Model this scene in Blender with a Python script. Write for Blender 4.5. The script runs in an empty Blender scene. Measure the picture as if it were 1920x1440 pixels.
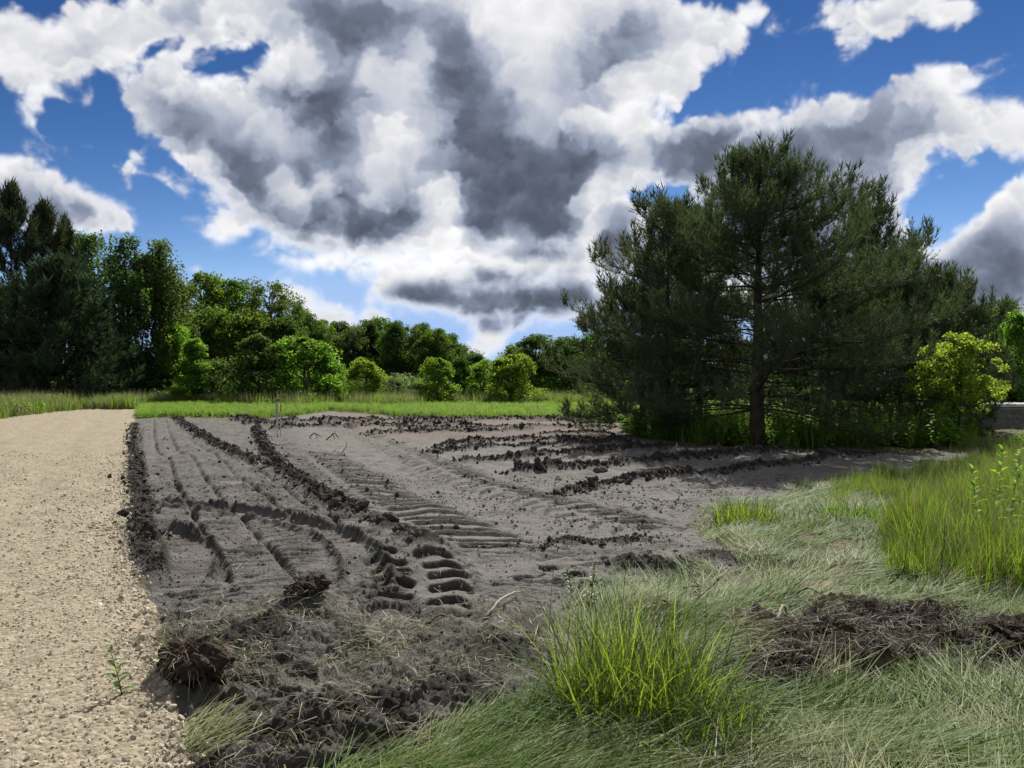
import bpy, math, random
import numpy as np

rng = np.random.default_rng(11)
random.seed(11)
scene = bpy.context.scene
PI = math.pi

# ------------------------------------------------------------------ camera
CAM_H, FPX, CXP, CYP = 1.6, 1400.0, 960.0, 720.0      # eye height and the lens in photograph pixels
cam_data = bpy.data.cameras.new('camera')
cam_data.sensor_width = 36.0
cam_data.lens = 36.0 * FPX / 1920.0
cam_data.clip_start, cam_data.clip_end = 0.05, 5000.0
cam = bpy.data.objects.new('camera', cam_data)
scene.collection.objects.link(cam)
cam.location = (0, 0, CAM_H)
cam.rotation_euler = (PI / 2, 0, 0)
scene.camera = cam

# ------------------------------------------------------------------ light
SUN_AZ, SUN_EL = math.radians(14.0), math.radians(47.0)   # azimuth to the right of the view axis (+Y)
sun_dir = (math.sin(SUN_AZ) * math.cos(SUN_EL), math.cos(SUN_AZ) * math.cos(SUN_EL), math.sin(SUN_EL))
sd = bpy.data.lights.new('sun', 'SUN')
sd.energy = 5.0
sd.angle = math.radians(0.55)
sd.color = (1.0, 0.955, 0.88)
sun = bpy.data.objects.new('sun', sd)
scene.collection.objects.link(sun)
from mathutils import Vector, Matrix
sun.rotation_euler = Vector(sun_dir).to_track_quat('Z', 'Y').to_euler()

vs = scene.view_settings
scene.display_settings.display_device = 'sRGB'
vs.view_transform = 'Standard'
vs.look = 'None'
vs.exposure = 0.84
vs.gamma = 1.0
vs.use_curve_mapping = False
cy = scene.cycles
cy.max_bounces = 6
cy.diffuse_bounces = 3
cy.glossy_bounces = 2
cy.transmission_bounces = 3
cy.transparent_max_bounces = 6
cy.use_adaptive_sampling = False
cy.use_denoising = True
cy.denoiser = 'OPENIMAGEDENOISE'
try:
    cy.denoising_input_passes = 'RGB_ALBEDO_NORMAL'
    cy.denoising_prefilter = 'ACCURATE'
except Exception:
    pass
cy.caustics_reflective = False
cy.caustics_refractive = False

# ------------------------------------------------------------------ noise on arrays
def _h(ix, iy, seed):
    h = (ix.astype(np.uint32) * np.uint32(374761393) + iy.astype(np.uint32) * np.uint32(668265263)
         + np.uint32((seed * 1442695041) & 0xffffffff))
    h ^= h >> np.uint32(13)
    h *= np.uint32(1274126177)
    h ^= h >> np.uint32(16)
    return h
_ANG = np.linspace(0, 2 * PI, 64, endpoint=False)
_GX, _GY = np.cos(_ANG).astype(np.float32), np.sin(_ANG).astype(np.float32)
def perlin(x, y, seed=0, per=None):
    x0 = np.floor(x); y0 = np.floor(y)
    fx = (x - x0).astype(np.float32); fy = (y - y0).astype(np.float32)
    xi = x0.astype(np.int64); yi = y0.astype(np.int64)
    u = fx * fx * fx * (fx * (fx * 6 - 15) + 10); v = fy * fy * fy * (fy * (fy * 6 - 15) + 10)
    def g(dx, dy):
        a = xi + dx
        if per: a = a % per
        k = _h(a, yi + dy, seed) & np.uint32(63)
        return _GX[k] * (fx - dx) + _GY[k] * (fy - dy)
    a = g(0, 0); b = g(1, 0); c = g(0, 1); d = g(1, 1)
    return ((a + u * (b - a)) * (1 - v) + (c + u * (d - c)) * v) * 1.45
def fbm(x, y, octv=4, seed=0, gain=0.5, per=None, ridged=False, billow=False):
    s = 0; a = 1.0; t = 0; f = 1
    for o in range(octv):
        n = perlin(x * f, y * f, seed + o * 7, per * f if per else None)
        if ridged: n = 1 - 2 * np.abs(n)
        if billow: n = 2 * np.abs(n) - 0.6
        s = s + a * n; t += a; a *= gain; f *= 2
    return (s / t).astype(np.float32)
def sst(a, b, x):
    t = np.clip((x - a) / (b - a), 0, 1)
    return t * t * (3 - 2 * t)

# ------------------------------------------------------------------ sky: clear air from the Sky Texture, clouds from a generated map
# cloud blobs: (x, y, rx, ry, turn in degrees) in picture units of the view direction (960, 720 = straight ahead, 1400 = one focal length)
COVER = [
 (40,90,95,75,0),(60,140,60,40,40),(20,60,70,50,0),(190,70,120,62,8),(300,50,150,75,0),(440,20,230,62,0),(600,50,210,110,0),(640,330,120,90,0),(760,300,120,90,0),
 (340,205,155,85,10),(420,270,150,80,35),(500,340,170,95,35),(590,210,240,120,0),(560,400,190,72,18),(720,430,150,68,5),(420,425,72,36,8),
 (700,120,200,180,0),(880,150,230,260,0),(960,60,300,150,0),(820,330,160,130,0),(1000,380,215,112,0),(1080,300,240,100,0),(1120,230,120,60,-20),
 (960,490,140,30,0),(850,475,110,58,0),(1060,490,110,40,0),(900,520,140,40,0),(1090,90,250,130,0),(1290,60,170,70,-3),(1420,45,75,32,-8),(1240,110,100,55,-20),(1180,190,80,50,-30),
 (1310,290,160,80,0),(1470,290,170,88,-8),(1620,260,180,100,-15),(1750,215,140,92,0),(1870,235,100,58,10),(1640,335,120,62,-15),(1500,400,190,110,0),
 (1330,430,150,110,0),(1600,480,170,120,0),(1500,540,220,80,0),(1640,20,105,52,-6),(1740,8,115,44,-4),(1590,48,60,36,-20),
 (1925,400,120,85,-35),(1850,455,110,62,-38),(1890,520,150,90,0),(1800,560,140,60,0),(1700,520,80,80,0),(1160,440,80,90,0),(1140,500,60,30,0),
 (920,560,195,46,0),(800,535,80,52,0),(1060,555,88,50,0),(920,625,46,38,-20),(895,655,40,26,0),(1100,585,42,26,0),(745,520,52,55,0),
 (575,495,88,24,6),(640,505,60,26,20),(560,555,60,34,30),(610,590,90,30,12),(540,550,40,26,0),(705,590,36,22,0),(700,560,20,30,0),
 (60,370,165,75,12),(150,385,105,52,22),(20,320,85,48,25),(-60,380,120,90,0),(255,340,62,27,22),(290,365,34,14,35),(366,502,18,12,0),
 (95,235,26,9,45),(70,222,12,6,30),(118,258,14,6,40),(160,183,9,12,0),(168,285,8,4,0),(1195,140,14,5,-40),(1520,145,16,4,-35),(1840,130,18,8,-30),(1905,150,20,8,40),
 (1020,632,26,8,0),(930,600,120,20,0)]
HOLES = [(110,225,75,50,28),(170,300,60,22,25),(300,102,34,12,-20),(420,113,46,11,-20),(1238,362,50,20,0),(1770,385,80,50,-25),(440,492,90,20,8),(300,385,60,40,35),(330,320,40,20,40)]
DARK = [
 (1150,90,80,50,0,.5),(1060,180,90,50,0,.55),(620,110,120,60,0,.55),(760,60,80,60,0,.6),(1540,290,150,60,-8,.6),(1650,190,70,30,-15,.4),(1350,260,120,40,0,.4),(1420,340,120,60,0,.55),(1230,420,60,70,0,.6),(480,110,60,20,10,.3),(120,90,60,30,0,.3),(330,170,60,24,0,.65),(660,240,80,50,0,.7),(560,250,60,30,20,.6),
 (330,230,80,40,25,.7),(380,280,90,40,30,.75),(580,330,90,60,0,.7),(640,400,110,50,0,.85),(700,360,60,50,0,.6),(890,240,90,70,0,.75),(1000,320,120,70,0,.85),
 (250,160,75,34,0,.75),(350,50,42,52,25,.75),(190,65,90,40,0,.35),(560,20,120,50,0,.4),(640,60,110,80,0,.5),(560,175,170,34,5,.6),(640,190,100,45,0,.8),(430,235,110,40,25,.6),(500,255,90,35,20,.7),
 (430,320,90,40,30,.85),(540,300,110,50,20,.8),(500,385,130,42,15,.95),(600,350,70,60,0,.6),(720,430,125,58,5,1.05),(780,455,60,34,0,1.05),(680,290,70,60,0,.65),(650,450,120,30,8,.85),
 (700,90,110,90,0,.55),(840,180,85,110,0,.85),(880,90,80,85,0,.75),(760,210,60,60,0,.5),(860,300,130,100,0,.65),(940,380,110,110,0,.95),(960,440,130,50,0,1.1),(1060,350,120,100,0,.95),(1010,460,150,36,0,1.1),
 (1150,280,140,48,5,.95),(1240,270,80,34,0,.7),(1130,110,70,40,0,.55),(1170,60,90,40,0,.4),(1250,60,80,30,0,.3),(1050,140,80,50,0,.5),(1290,310,150,60,0,.5),(1500,260,80,30,-20,.35),(1600,330,130,50,0,.55),(1680,240,90,34,-10,.45),(1780,250,90,40,0,.45),
 (1480,400,140,70,0,.55),(1380,450,120,80,0,.5),(1600,490,150,90,0,.6),(1900,440,70,60,-30,.6),(1860,520,150,66,0,.72),(1760,560,150,50,0,.65),
 (920,565,185,34,0,.95),(1040,570,90,28,0,.9),(800,555,60,34,0,.75),(960,520,120,16,0,.8),(960,505,110,12,0,.8),(110,385,140,44,8,.5),(60,410,160,40,0,.5),(20,400,120,50,0,.45),(1720,15,80,28,0,.4),(1650,30,70,20,0,.25),(270,350,40,14,20,.2),
 (600,590,70,14,10,.25),(890,600,170,20,0,.6),(1180,470,60,60,0,.55)]
BRIGHT = [(900,497,150,10,0,.8),(700,495,120,10,0,.7),(800,470,40,30,0,.6),(1180,330,40,60,0,.5),(300,240,60,20,40,.4),(960,20,90,40,0,.9),(510,235,70,30,20,.7),(735,235,34,70,30,.9),(835,400,20,80,-12,1.0),(615,340,18,30,20,.9),(540,370,34,20,35,.9),(1115,400,16,60,8,.95),(730,330,30,40,30,.6),(1130,215,130,28,0,.7),(480,120,90,22,0,.6),
 (760,150,30,60,30,.5),(610,120,110,18,10,.6),(1000,100,60,60,0,.5),(970,450,30,20,-20,.35),(850,480,30,30,0,.6),(790,500,60,20,0,.6),(480,290,12,6,0,.7)]
def _blob(x, y, b):
    cx, cy_, rx, ry, tu = b[:5]
    if rx <= 0: return None
    c, s = math.cos(math.radians(tu)), math.sin(math.radians(tu))
    dx, dy = x - cx, y - cy_
    return np.sqrt(((dx * c + dy * s) / rx) ** 2 + ((-dx * s + dy * c) / ry) ** 2)
def cloud_map(W, H):
    az = ((np.arange(W) + 0.5) / W - 0.5) * 2 * PI
    el = (np.arange(H) + 0.5) / H * (PI / 2)
    AZ, EL = np.meshgrid(az.astype(np.float32), el.astype(np.float32))
    per = 16
    ku = AZ / (2 * PI) * per; kv = EL / (2 * PI) * per
    wx = fbm(ku * 3, kv * 3, 5, 3, gain=.55, per=per * 3); wy = fbm(ku * 3, kv * 3, 5, 40, gain=.55, per=per * 3)
    det = fbm(ku * 5 + wx * .35, kv * 6 + wy * .35, 6, 90, gain=.5, per=None)
    bil = fbm(ku * 7 + wx * .6, kv * 8 + wy * .6, 6, 140, gain=.52, per=None, billow=True)
    big = fbm(ku * 1.0, kv * 1.6, 3, 200, per=per)
    cover = 90 * (big * 1.6 + .15)                       # the same kind of broken cloud all round
    dark = np.clip(.35 + .9 * big + .3 * wx, 0, 1) * .75
    front = (np.abs(AZ) < 1.15) & (EL < 1.2)
    a = AZ[front]; e = EL[front]
    px = CXP + FPX * np.tan(a); py = CYP - FPX * np.tan(e) / np.cos(a)
    shrink = np.clip((800 - py) / 500, .33, 1.0)
    w1, w2 = wx[front], wy[front]
    qx = px + 62 * w1 * shrink; qy = py + 54 * w2 * shrink
    acc = np.zeros(px.shape, np.float32); kk = 17 * shrink
    for b in COVER:
        m = _blob(qx, qy, b)
        if m is not None: acc += np.exp(np.clip((1 - m) * min(b[2], b[3]) / kk, -30, 25))
    f = kk * np.log(acc + 1e-9) - 15 * shrink
    for b in HOLES: f = np.minimum(f, (_blob(qx, qy, b) - 1) * min(b[2], b[3]) * 1.6)
    def soft(blobs, amp, outer, inner):
        sx = px + amp * w1 * shrink; sy = py + amp * w2 * shrink
        keep = np.ones(px.shape, np.float32)
        for b in blobs:
            keep = keep * (1 - np.minimum(b[5] * (.98 if b[5] > .62 else 1.08), .985) * sst(outer, inner, _blob(sx, sy, b)))
        return 1 - keep
    dk = soft(DARK, 70, 1.85, 0.3)
    br = soft(BRIGHT, 50, 2.3, 0.2)
    inside = sst(-420, -120, px) * sst(2340, 2040, px) * sst(-420, -150, py)
    cf = cover[front]
    cf = cf * (1 - inside) + f * inside
    amp = 30 * shrink
    cf = cf + amp * (.8 * det[front] + .8 * bil[front]) * np.where(cf > -80, 1, .2)
    cover[front] = cf
    dark[front] = dark[front] * (1 - inside) + dk * inside
    brg = np.zeros_like(cover); brg[front] = br * inside
    shr = np.ones_like(cover); shr[front] = shrink
    alpha = sst(-9, 9, cover) * (.35 + .65 * sst(-8, 20, cover))
    depth = sst(0, 1, cover / (50 * shr))
    d = sst(.08, 1.1, dark + dark * (.25 * wx + .22 * bil) + .25 * det * (.3 + .7 * dark)) * depth
    d = np.clip(d * (1 - .95 * brg), 0, 1.0)
    lum = (1.0 - .14 * depth + .14 * bil * depth + .10 * det + .2 * brg) * (1 - d) + d * (.12 + .05 * det + .04 * bil)
    # puffs: the heads that make up each cumulus, thin bright rims round shaded hearts, large ones first
    S = 1.25; x0, y0 = -420., -440.; gw, gh = int(2760 / S), int(1200 / S)
    gx, gy = np.meshgrid(x0 + S * (np.arange(gw) + .5), y0 + S * (np.arange(gh) + .5))
    ga = np.arctan((gx - CXP) / FPX); ge = np.arctan((CYP - gy) / FPX * np.cos(ga))
    iu = np.clip((ga / (2 * PI) + .5) * W - .5, 0, W - 1.001); iv = np.clip(ge / (PI / 2) * H - .5, 0, H - 1.001)
    iu0 = iu.round().astype(int); iv0 = iv.round().astype(int)
    gf, gl, gal, gd, gb = cover[iv0, iu0], lum[iv0, iu0], alpha[iv0, iu0], d[iv0, iu0], brg[iv0, iu0]
    gn = (.5 * bil + .6 * det)[iv0, iu0]
    fine = fbm(ku * 15 + .5 * wx, kv * 17 + .5 * wy, 5, 260, gain=.6)[iv0, iu0]
    dwx = fbm(gx / 90, gy / 90, 5, 280, gain=.6) ; dwy = fbm(gx / 90, gy / 90, 5, 320, gain=.6)
    r = np.random.default_rng(5); n = 5200
    cx = r.integers(0, gw, n); cy_ = r.integers(0, gh, n); fv = gf[cy_, cx]
    sh = np.clip((760 - (y0 + S * cy_)) / 500, .25, 1)
    R = np.clip(np.maximum(fv, 0) * r.uniform(.4, 1.1, n) + 14, 14, 78) * r.uniform(.55, 1.1, n) * sh
    ok = fv > 7 * sh
    order = np.argsort(-R[ok]); P = np.stack([cx, cy_, R / S], 1)[ok][order]
    for ix, iy, q in P:
        ix, iy = int(ix), int(iy); m = int(q * 1.7) + 2
        a0, a1, b0, b1 = max(iy - m, 0), min(iy + m, gh), max(ix - m, 0), min(ix + m, gw)
        yy, xx = np.ogrid[a0 - iy:a1 - iy, b0 - ix:b1 - ix]
        nn = gn[a0:a1, b0:b1] + .5 * fine[a0:a1, b0:b1]
        xx = xx + (26 / S + .35 * q) * dwx[a0:a1, b0:b1]; yy = yy + (26 / S + .35 * q) * dwy[a0:a1, b0:b1]
        rho = np.sqrt((xx / (q * 1.15)) ** 2 + (yy / q) ** 2) * (1 - .30 * nn) - .38 * nn
        v = yy / q
        dd = gd[iy, ix]; bb = gb[iy, ix]
        dd = min(1., max(0., (dd - .05) * 1.15))
        c0 = .68 * (1 - dd) + .088 * dd + .14 * bb; c1 = 1.02 * (1 - dd) + .25 * dd + .2 * bb
        t = np.clip(.55 * np.clip(rho, 0, 1) ** 2.2 - .40 * v + .10 + .45 * nn, 0, 1)
        k = sst(1.0, .60, rho) * (.5 if dd < .35 else .34)
        gl[a0:a1, b0:b1] += k * (c0 + (c1 - c0) * t - gl[a0:a1, b0:b1])
        if q * S < 45: gal[a0:a1, b0:b1] = np.maximum(gal[a0:a1, b0:b1], sst(.95, .40, rho) * .92)
    # back into the round map
    fx = np.clip((px - x0) / S - .5, 0, gw - 1.001); fy = np.clip((py - y0) / S - .5, 0, gh - 1.001)
    c = fx.astype(int); rr = fy.astype(int); a = (fx - c).astype(np.float32); b = (fy - rr).astype(np.float32)
    def back(G): return (G[rr, c] * (1 - a) + G[rr, c + 1] * a) * (1 - b) + (G[rr + 1, c] * (1 - a) + G[rr + 1, c + 1] * a) * b
    lum[front] = lum[front] * (1 - inside) + back(gl) * inside
    alpha[front] = alpha[front] * (1 - inside) + back(gal) * inside
    lum = np.clip(lum, .05, 1.25)
    cool = sst(.9, .14, lum)[..., None]
    col = lum[..., None] * ((1 - cool) * np.array([1.0, 1.0, 1.02]) + cool * np.array([.80, .95, 1.30]))
    return np.concatenate([col, alpha[..., None]], 2).astype(np.float32)
def make_sky():
    W, H = 5120, 1280
    M = cloud_map(W, H)
    img = bpy.data.images.new('cloud_map', W, H, alpha=True, float_buffer=True)
    img.colorspace_settings.name = 'Non-Color'
    img.alpha_mode = 'CHANNEL_PACKED'
    img.pixels.foreach_set(np.ascontiguousarray(M).ravel())
    img.update()
    img.pack()
    w = bpy.data.worlds.new('World')
    scene.world = w
    w.use_nodes = True
    nt = w.node_tree; nt.nodes.clear(); N = nt.nodes.new; L = nt.links.new
    out = N('ShaderNodeOutputWorld'); bg = N('ShaderNodeBackground'); bg.inputs[1].default_value = 0.06
    sky = N('ShaderNodeTexSky'); sky.sky_type = 'NISHITA'; sky.sun_disc = False
    sky.sun_elevation = SUN_EL; sky.sun_rotation = SUN_AZ
    sky.air_density = 0.6; sky.dust_density = 0.0; sky.ozone_density = 4.0
    sp_ = N('ShaderNodeSeparateColor'); cb_ = N('ShaderNodeCombineColor'); L(sky.outputs[0], sp_.inputs[0])
    for i, (g_, k_, top_) in enumerate(SKY_GRADE):            # deep blue above, even pale blue towards the horizon
        pw = N('ShaderNodeMath'); pw.operation = 'POWER'; pw.inputs[1].default_value = g_; L(sp_.outputs[i], pw.inputs[0])
        ml = N('ShaderNodeMath'); ml.operation = 'MULTIPLY'; ml.inputs[1].default_value = k_; L(pw.outputs[0], ml.inputs[0])
        mn = N('ShaderNodeMath'); mn.operation = 'SMOOTH_MIN'; mn.inputs[1].default_value = top_; mn.inputs[2].default_value = 1.5; L(ml.outputs[0], mn.inputs[0])
        L(mn.outputs[0], cb_.inputs[i])
    tc = N('ShaderNodeTexCoord'); sep = N('ShaderNodeSeparateXYZ'); L(tc.outputs['Generated'], sep.inputs[0])
    def mth(op, a, b=None):
        m = N('ShaderNodeMath'); m.operation = op
        for i, q in enumerate((a, b)):
            if q is None: continue
            if isinstance(q, (int, float)): m.inputs[i].default_value = q
            else: L(q, m.inputs[i])
        return m.outputs[0]
    az = mth('ARCTAN2', sep.outputs[0], sep.outputs[1])
    u = mth('ADD', mth('MULTIPLY', az, 1 / (2 * PI)), .5)
    v = mth('MULTIPLY', mth('ARCSINE', sep.outputs[2]), 2 / PI)
    cmb = N('ShaderNodeCombineXYZ'); L(u, cmb.inputs[0]); L(v, cmb.inputs[1])
    tex = N('ShaderNodeTexImage'); tex.image = img; tex.interpolation = 'Cubic'; tex.extension = 'EXTEND'
    L(cmb.outputs[0], tex.inputs[0])
    gain = N('ShaderNodeMix'); gain.data_type = 'RGBA'; gain.blend_type = 'MULTIPLY'; gain.inputs[0].default_value = 1
    gain.inputs[7].default_value = (CLOUD_GAIN, CLOUD_GAIN, CLOUD_GAIN, 1); L(tex.outputs[0], gain.inputs[6])
    mix = N('ShaderNodeMix'); mix.data_type = 'RGBA'
    L(tex.outputs[1], mix.inputs[0]); L(cb_.outputs[0], mix.inputs[6]); L(gain.outputs[2], mix.inputs[7])
    L(mix.outputs[2], bg.inputs[0]); L(bg.outputs[0], out.inputs[0])
    w.cycles.sampling_method = 'MANUAL'; w.cycles.sample_map_resolution = 1024
SKY_GRADE = ((2.6, .283, 3.6), (2.0, .267, 5.3), (1.6, .323, 8.6))
CLOUD_GAIN = 9.2
make_sky()

# ------------------------------------------------------------------ helpers
def W2(x, y):                                            # a ground point seen at (x, y) in the photograph
    Y = CAM_H * FPX / (y - CYP)
    return ((x - CXP) / FPX * Y, Y)
def AT(x, Y):                                            # lateral position of picture column x at distance Y
    return (x - CXP) / FPX * Y
def ZH(y, Y):                                            # height of picture row y at distance Y
    return CAM_H - (y - CYP) / FPX * Y
def link(o, parent=None):
    scene.collection.objects.link(o)
    if parent is not None: o.parent = parent
    return o
def tag(o, label=None, cat=None, group=None, kind=None):
    if label: o['label'] = label
    if cat: o['category'] = cat
    if group: o['group'] = group
    if kind: o['kind'] = kind
    return o
def empty(name, loc, label, cat, group=None, rz=0.0):
    o = bpy.data.objects.new(name, None)
    o.empty_display_size = .2
    o.location = loc; o.rotation_euler = (0, 0, rz)
    link(o); tag(o, label, cat, group)
    return o
def np_mesh(name, verts, faces, mat=None, smooth=False, uniform=None):
    """verts (n,3); faces: array (m,k) of one polygon size, or list of such arrays"""
    if not isinstance(faces, list): faces = [faces]
    faces = [np.asarray(f, np.int32) for f in faces if len(f)]
    me = bpy.data.meshes.new(name)
    verts = np.ascontiguousarray(verts, np.float32)
    me.vertices.add(len(verts)); me.vertices.foreach_set('co', verts.ravel())
    nl = sum(f.size for f in faces); npoly = sum(len(f) for f in faces)
    me.loops.add(nl); me.polygons.add(npoly)
    me.loops.foreach_set('vertex_index', np.concatenate([f.ravel() for f in faces]))
    tot = np.concatenate([np.full(len(f), f.shape[1], np.int32) for f in faces])
    st = np.concatenate([[0], np.cumsum(tot)[:-1]]).astype(np.int32)
    me.polygons.foreach_set('loop_start', st)
    me.polygons.foreach_set('use_smooth', np.full(npoly, smooth, bool))
    me.update(calc_edges=True)
    if mat:
        for m in (mat if isinstance(mat, (list, tuple)) else [mat]): me.materials.append(m)
    return me
def attr(me, name, arr):
    a = me.attributes.new(name, 'FLOAT', 'POINT'); a.data.foreach_set('value', np.ascontiguousarray(arr, np.float32).ravel())
def obj(name, me, parent=None):
    return link(bpy.data.objects.new(name, me), parent)
class MB:                                                # collects pieces of one mesh
    def __init__(s): s.v = []; s.q = []; s.t = []; s.n = 0
    def add(s, v, q=None, t=None):
        v = np.asarray(v, np.float32).reshape(-1, 3)
        if q is not None and len(q): s.q.append(np.asarray(q, np.int64) + s.n)
        if t is not None and len(t): s.t.append(np.asarray(t, np.int64) + s.n)
        s.v.append(v); s.n += len(v)
    def tube(s, pts, rad, k=6, cap=True):
        pts = np.asarray(pts, float); rad = np.asarray(rad, float); n = len(pts)
        tan = np.gradient(pts, axis=0); tan /= np.linalg.norm(tan, axis=1)[:, None] + 1e-9
        up = np.array([0.0, 0, 1]) if abs(tan[:, 2]).mean() < .8 else np.array([1.0, 0, 0])
        a = np.cross(tan, up); a /= np.linalg.norm(a, axis=1)[:, None] + 1e-9
        b = np.cross(tan, a)
        th = np.arange(k) * 2 * PI / k
        ring = pts[:, None, :] + rad[:, None, None] * (np.cos(th)[None, :, None] * a[:, None, :] + np.sin(th)[None, :, None] * b[:, None, :])
        i = np.arange(n - 1)[:, None] * k; j = np.arange(k)[None, :]; j2 = (j + 1) % k
        q = np.stack([i + j, i + j2, i + k + j2, i + k + j], -1).reshape(-1, 4)
        s.add(ring.reshape(-1, 3), q)
        if cap:
            base = s.n
            s.add(np.array([pts[0], pts[-1]]))
            jj = np.arange(k)
            s.t.append(np.stack([np.full(k, base), base - n * k + (jj + 1) % k, base - n * k + jj], -1))
            s.t.append(np.stack([np.full(k, base + 1), base - k + jj, base - k + (jj + 1) % k], -1))
    def box(s, lo, hi, rot=0.0, org=(0, 0)):
        x0, y0, z0 = lo; x1, y1, z1 = hi
        v = np.array([[x0, y0, z0], [x1, y0, z0], [x1, y1, z0], [x0, y1, z0], [x0, y0, z1], [x1, y0, z1], [x1, y1, z1], [x0, y1, z1]], float)
        s.add(v, [[0, 3, 2, 1], [4, 5, 6, 7], [0, 1, 5, 4], [1, 2, 6, 5], [2, 3, 7, 6], [3, 0, 4, 7]])
    def mesh(s, name, mat, smooth=False):
        fs = []
        if s.q: fs.append(np.concatenate(s.q))
        if s.t: fs.append(np.concatenate(s.t))
        return np_mesh(name, np.concatenate(s.v), fs, mat, smooth)
def rot_z(a):
    c, s = np.cos(a), np.sin(a)
    return np.array([[c, -s, 0], [s, c, 0], [0, 0, 1]])
def catmull(pts, step=.05):
    P = np.asarray(pts, float); P = np.vstack([2 * P[0] - P[1], P, 2 * P[-1] - P[-2]])
    out = []
    for i in range(1, len(P) - 2):
        n = max(2, int(np.linalg.norm(P[i + 1] - P[i]) / step))
        t = (np.arange(n) / n)[:, None]
        out.append(.5 * (2 * P[i] + (P[i + 1] - P[i - 1]) * t + (2 * P[i - 1] - 5 * P[i] + 4 * P[i + 1] - P[i + 2]) * t ** 2
                         + (3 * P[i] - P[i - 1] - 3 * P[i + 1] + P[i + 2]) * t ** 3))
    return np.vstack(out + [P[-2][None]])

# ------------------------------------------------------------------ materials
def new_mat(name):
    m = bpy.data.materials.new(name); m.use_nodes = True
    nt = m.node_tree; nt.nodes.clear()
    return m, nt, nt.nodes.new, nt.links.new
LEAF_K, ROUGH_K = .72, .66                                # one calibration of reflectances against the photograph's exposure
def leaf_mat(name, col, trans, tfac=.45, var=.25, hue=.03, rough=.5, spec=.35, per_face=True):
    """a thin leaf: reflects its colour, lets light through in a yellower one"""
    m, nt, N, L = new_mat(name)
    out = N('ShaderNodeOutputMaterial'); p = N('ShaderNodeBsdfPrincipled'); t = N('ShaderNodeBsdfTranslucent'); mx = N('ShaderNodeMixShader')
    info = N('ShaderNodeObjectInfo'); geo = N('ShaderNodeNewGeometry')
    ad = N('ShaderNodeMath'); ad.operation = 'ADD'; fr = N('ShaderNodeMath'); fr.operation = 'FRACT'
    L(info.outputs['Random'], ad.inputs[0])
    if per_face: L(geo.outputs['Random Per Island'], ad.inputs[1])
    L(ad.outputs[0], fr.inputs[0])
    mr = N('ShaderNodeMapRange'); L(fr.outputs[0], mr.inputs[0]); mr.inputs[3].default_value = 1 - var; mr.inputs[4].default_value = 1 + var
    mh = N('ShaderNodeMapRange'); L(info.outputs['Random'], mh.inputs[0]); mh.inputs[3].default_value = .5 - hue; mh.inputs[4].default_value = .5 + hue
    for c, sock in ((col, p.inputs['Base Color']), (trans, t.inputs[0])):
        h = N('ShaderNodeHueSaturation'); h.inputs['Color'].default_value = (*[q * LEAF_K for q in c], 1)
        L(mr.outputs[0], h.inputs['Value']); L(mh.outputs[0], h.inputs['Hue']); L(h.outputs[0], sock)
    p.inputs['Roughness'].default_value = rough; p.inputs['Specular IOR Level'].default_value = spec
    mx.inputs[0].default_value = tfac
    L(p.outputs[0], mx.inputs[1]); L(t.outputs[0], mx.inputs[2]); L(mx.outputs[0], out.inputs[0])
    return m
def rough_mat(name, c1, c2, scale=8, bump=.3, rough=.9, dist=.02, stretch=(1, 1, 1), spec=.2, var=0.0):
    m, nt, N, L = new_mat(name)
    out = N('ShaderNodeOutputMaterial'); p = N('ShaderNodeBsdfPrincipled')
    tc = N('ShaderNodeTexCoord'); mp = N('ShaderNodeMapping'); mp.inputs['Scale'].default_value = stretch
    L(tc.outputs['Object'], mp.inputs[0])
    n = N('ShaderNodeTexNoise'); n.inputs['Scale'].default_value = scale; n.inputs['Detail'].default_value = 6; n.inputs['Roughness'].default_value = .65
    L(mp.outputs[0], n.inputs[0])
    r = N('ShaderNodeValToRGB'); r.color_ramp.elements[0].position = .32; r.color_ramp.elements[1].position = .68
    r.color_ramp.elements[0].color = (*[q * ROUGH_K for q in c1], 1); r.color_ramp.elements[1].color = (*[q * ROUGH_K for q in c2], 1)
    L(n.outputs[0], r.inputs[0])
    c = r.outputs[0]
    if var:
        info = N('ShaderNodeObjectInfo'); mr = N('ShaderNodeMapRange'); mr.inputs[3].default_value = 1 - var; mr.inputs[4].default_value = 1 + var
        L(info.outputs['Random'], mr.inputs[0]); h = N('ShaderNodeHueSaturation'); L(c, h.inputs['Color']); L(mr.outputs[0], h.inputs['Value']); c = h.outputs[0]
    L(c, p.inputs['Base Color'])
    p.inputs['Roughness'].default_value = rough; p.inputs['Specular IOR Level'].default_value = spec
    b = N('ShaderNodeBump'); b.inputs['Strength'].default_value = bump; b.inputs['Distance'].default_value = dist
    L(n.outputs[0], b.inputs['Height']); L(b.outputs[0], p.inputs['Normal'])
    L(p.outputs[0], out.inputs[0])
    return m

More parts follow.
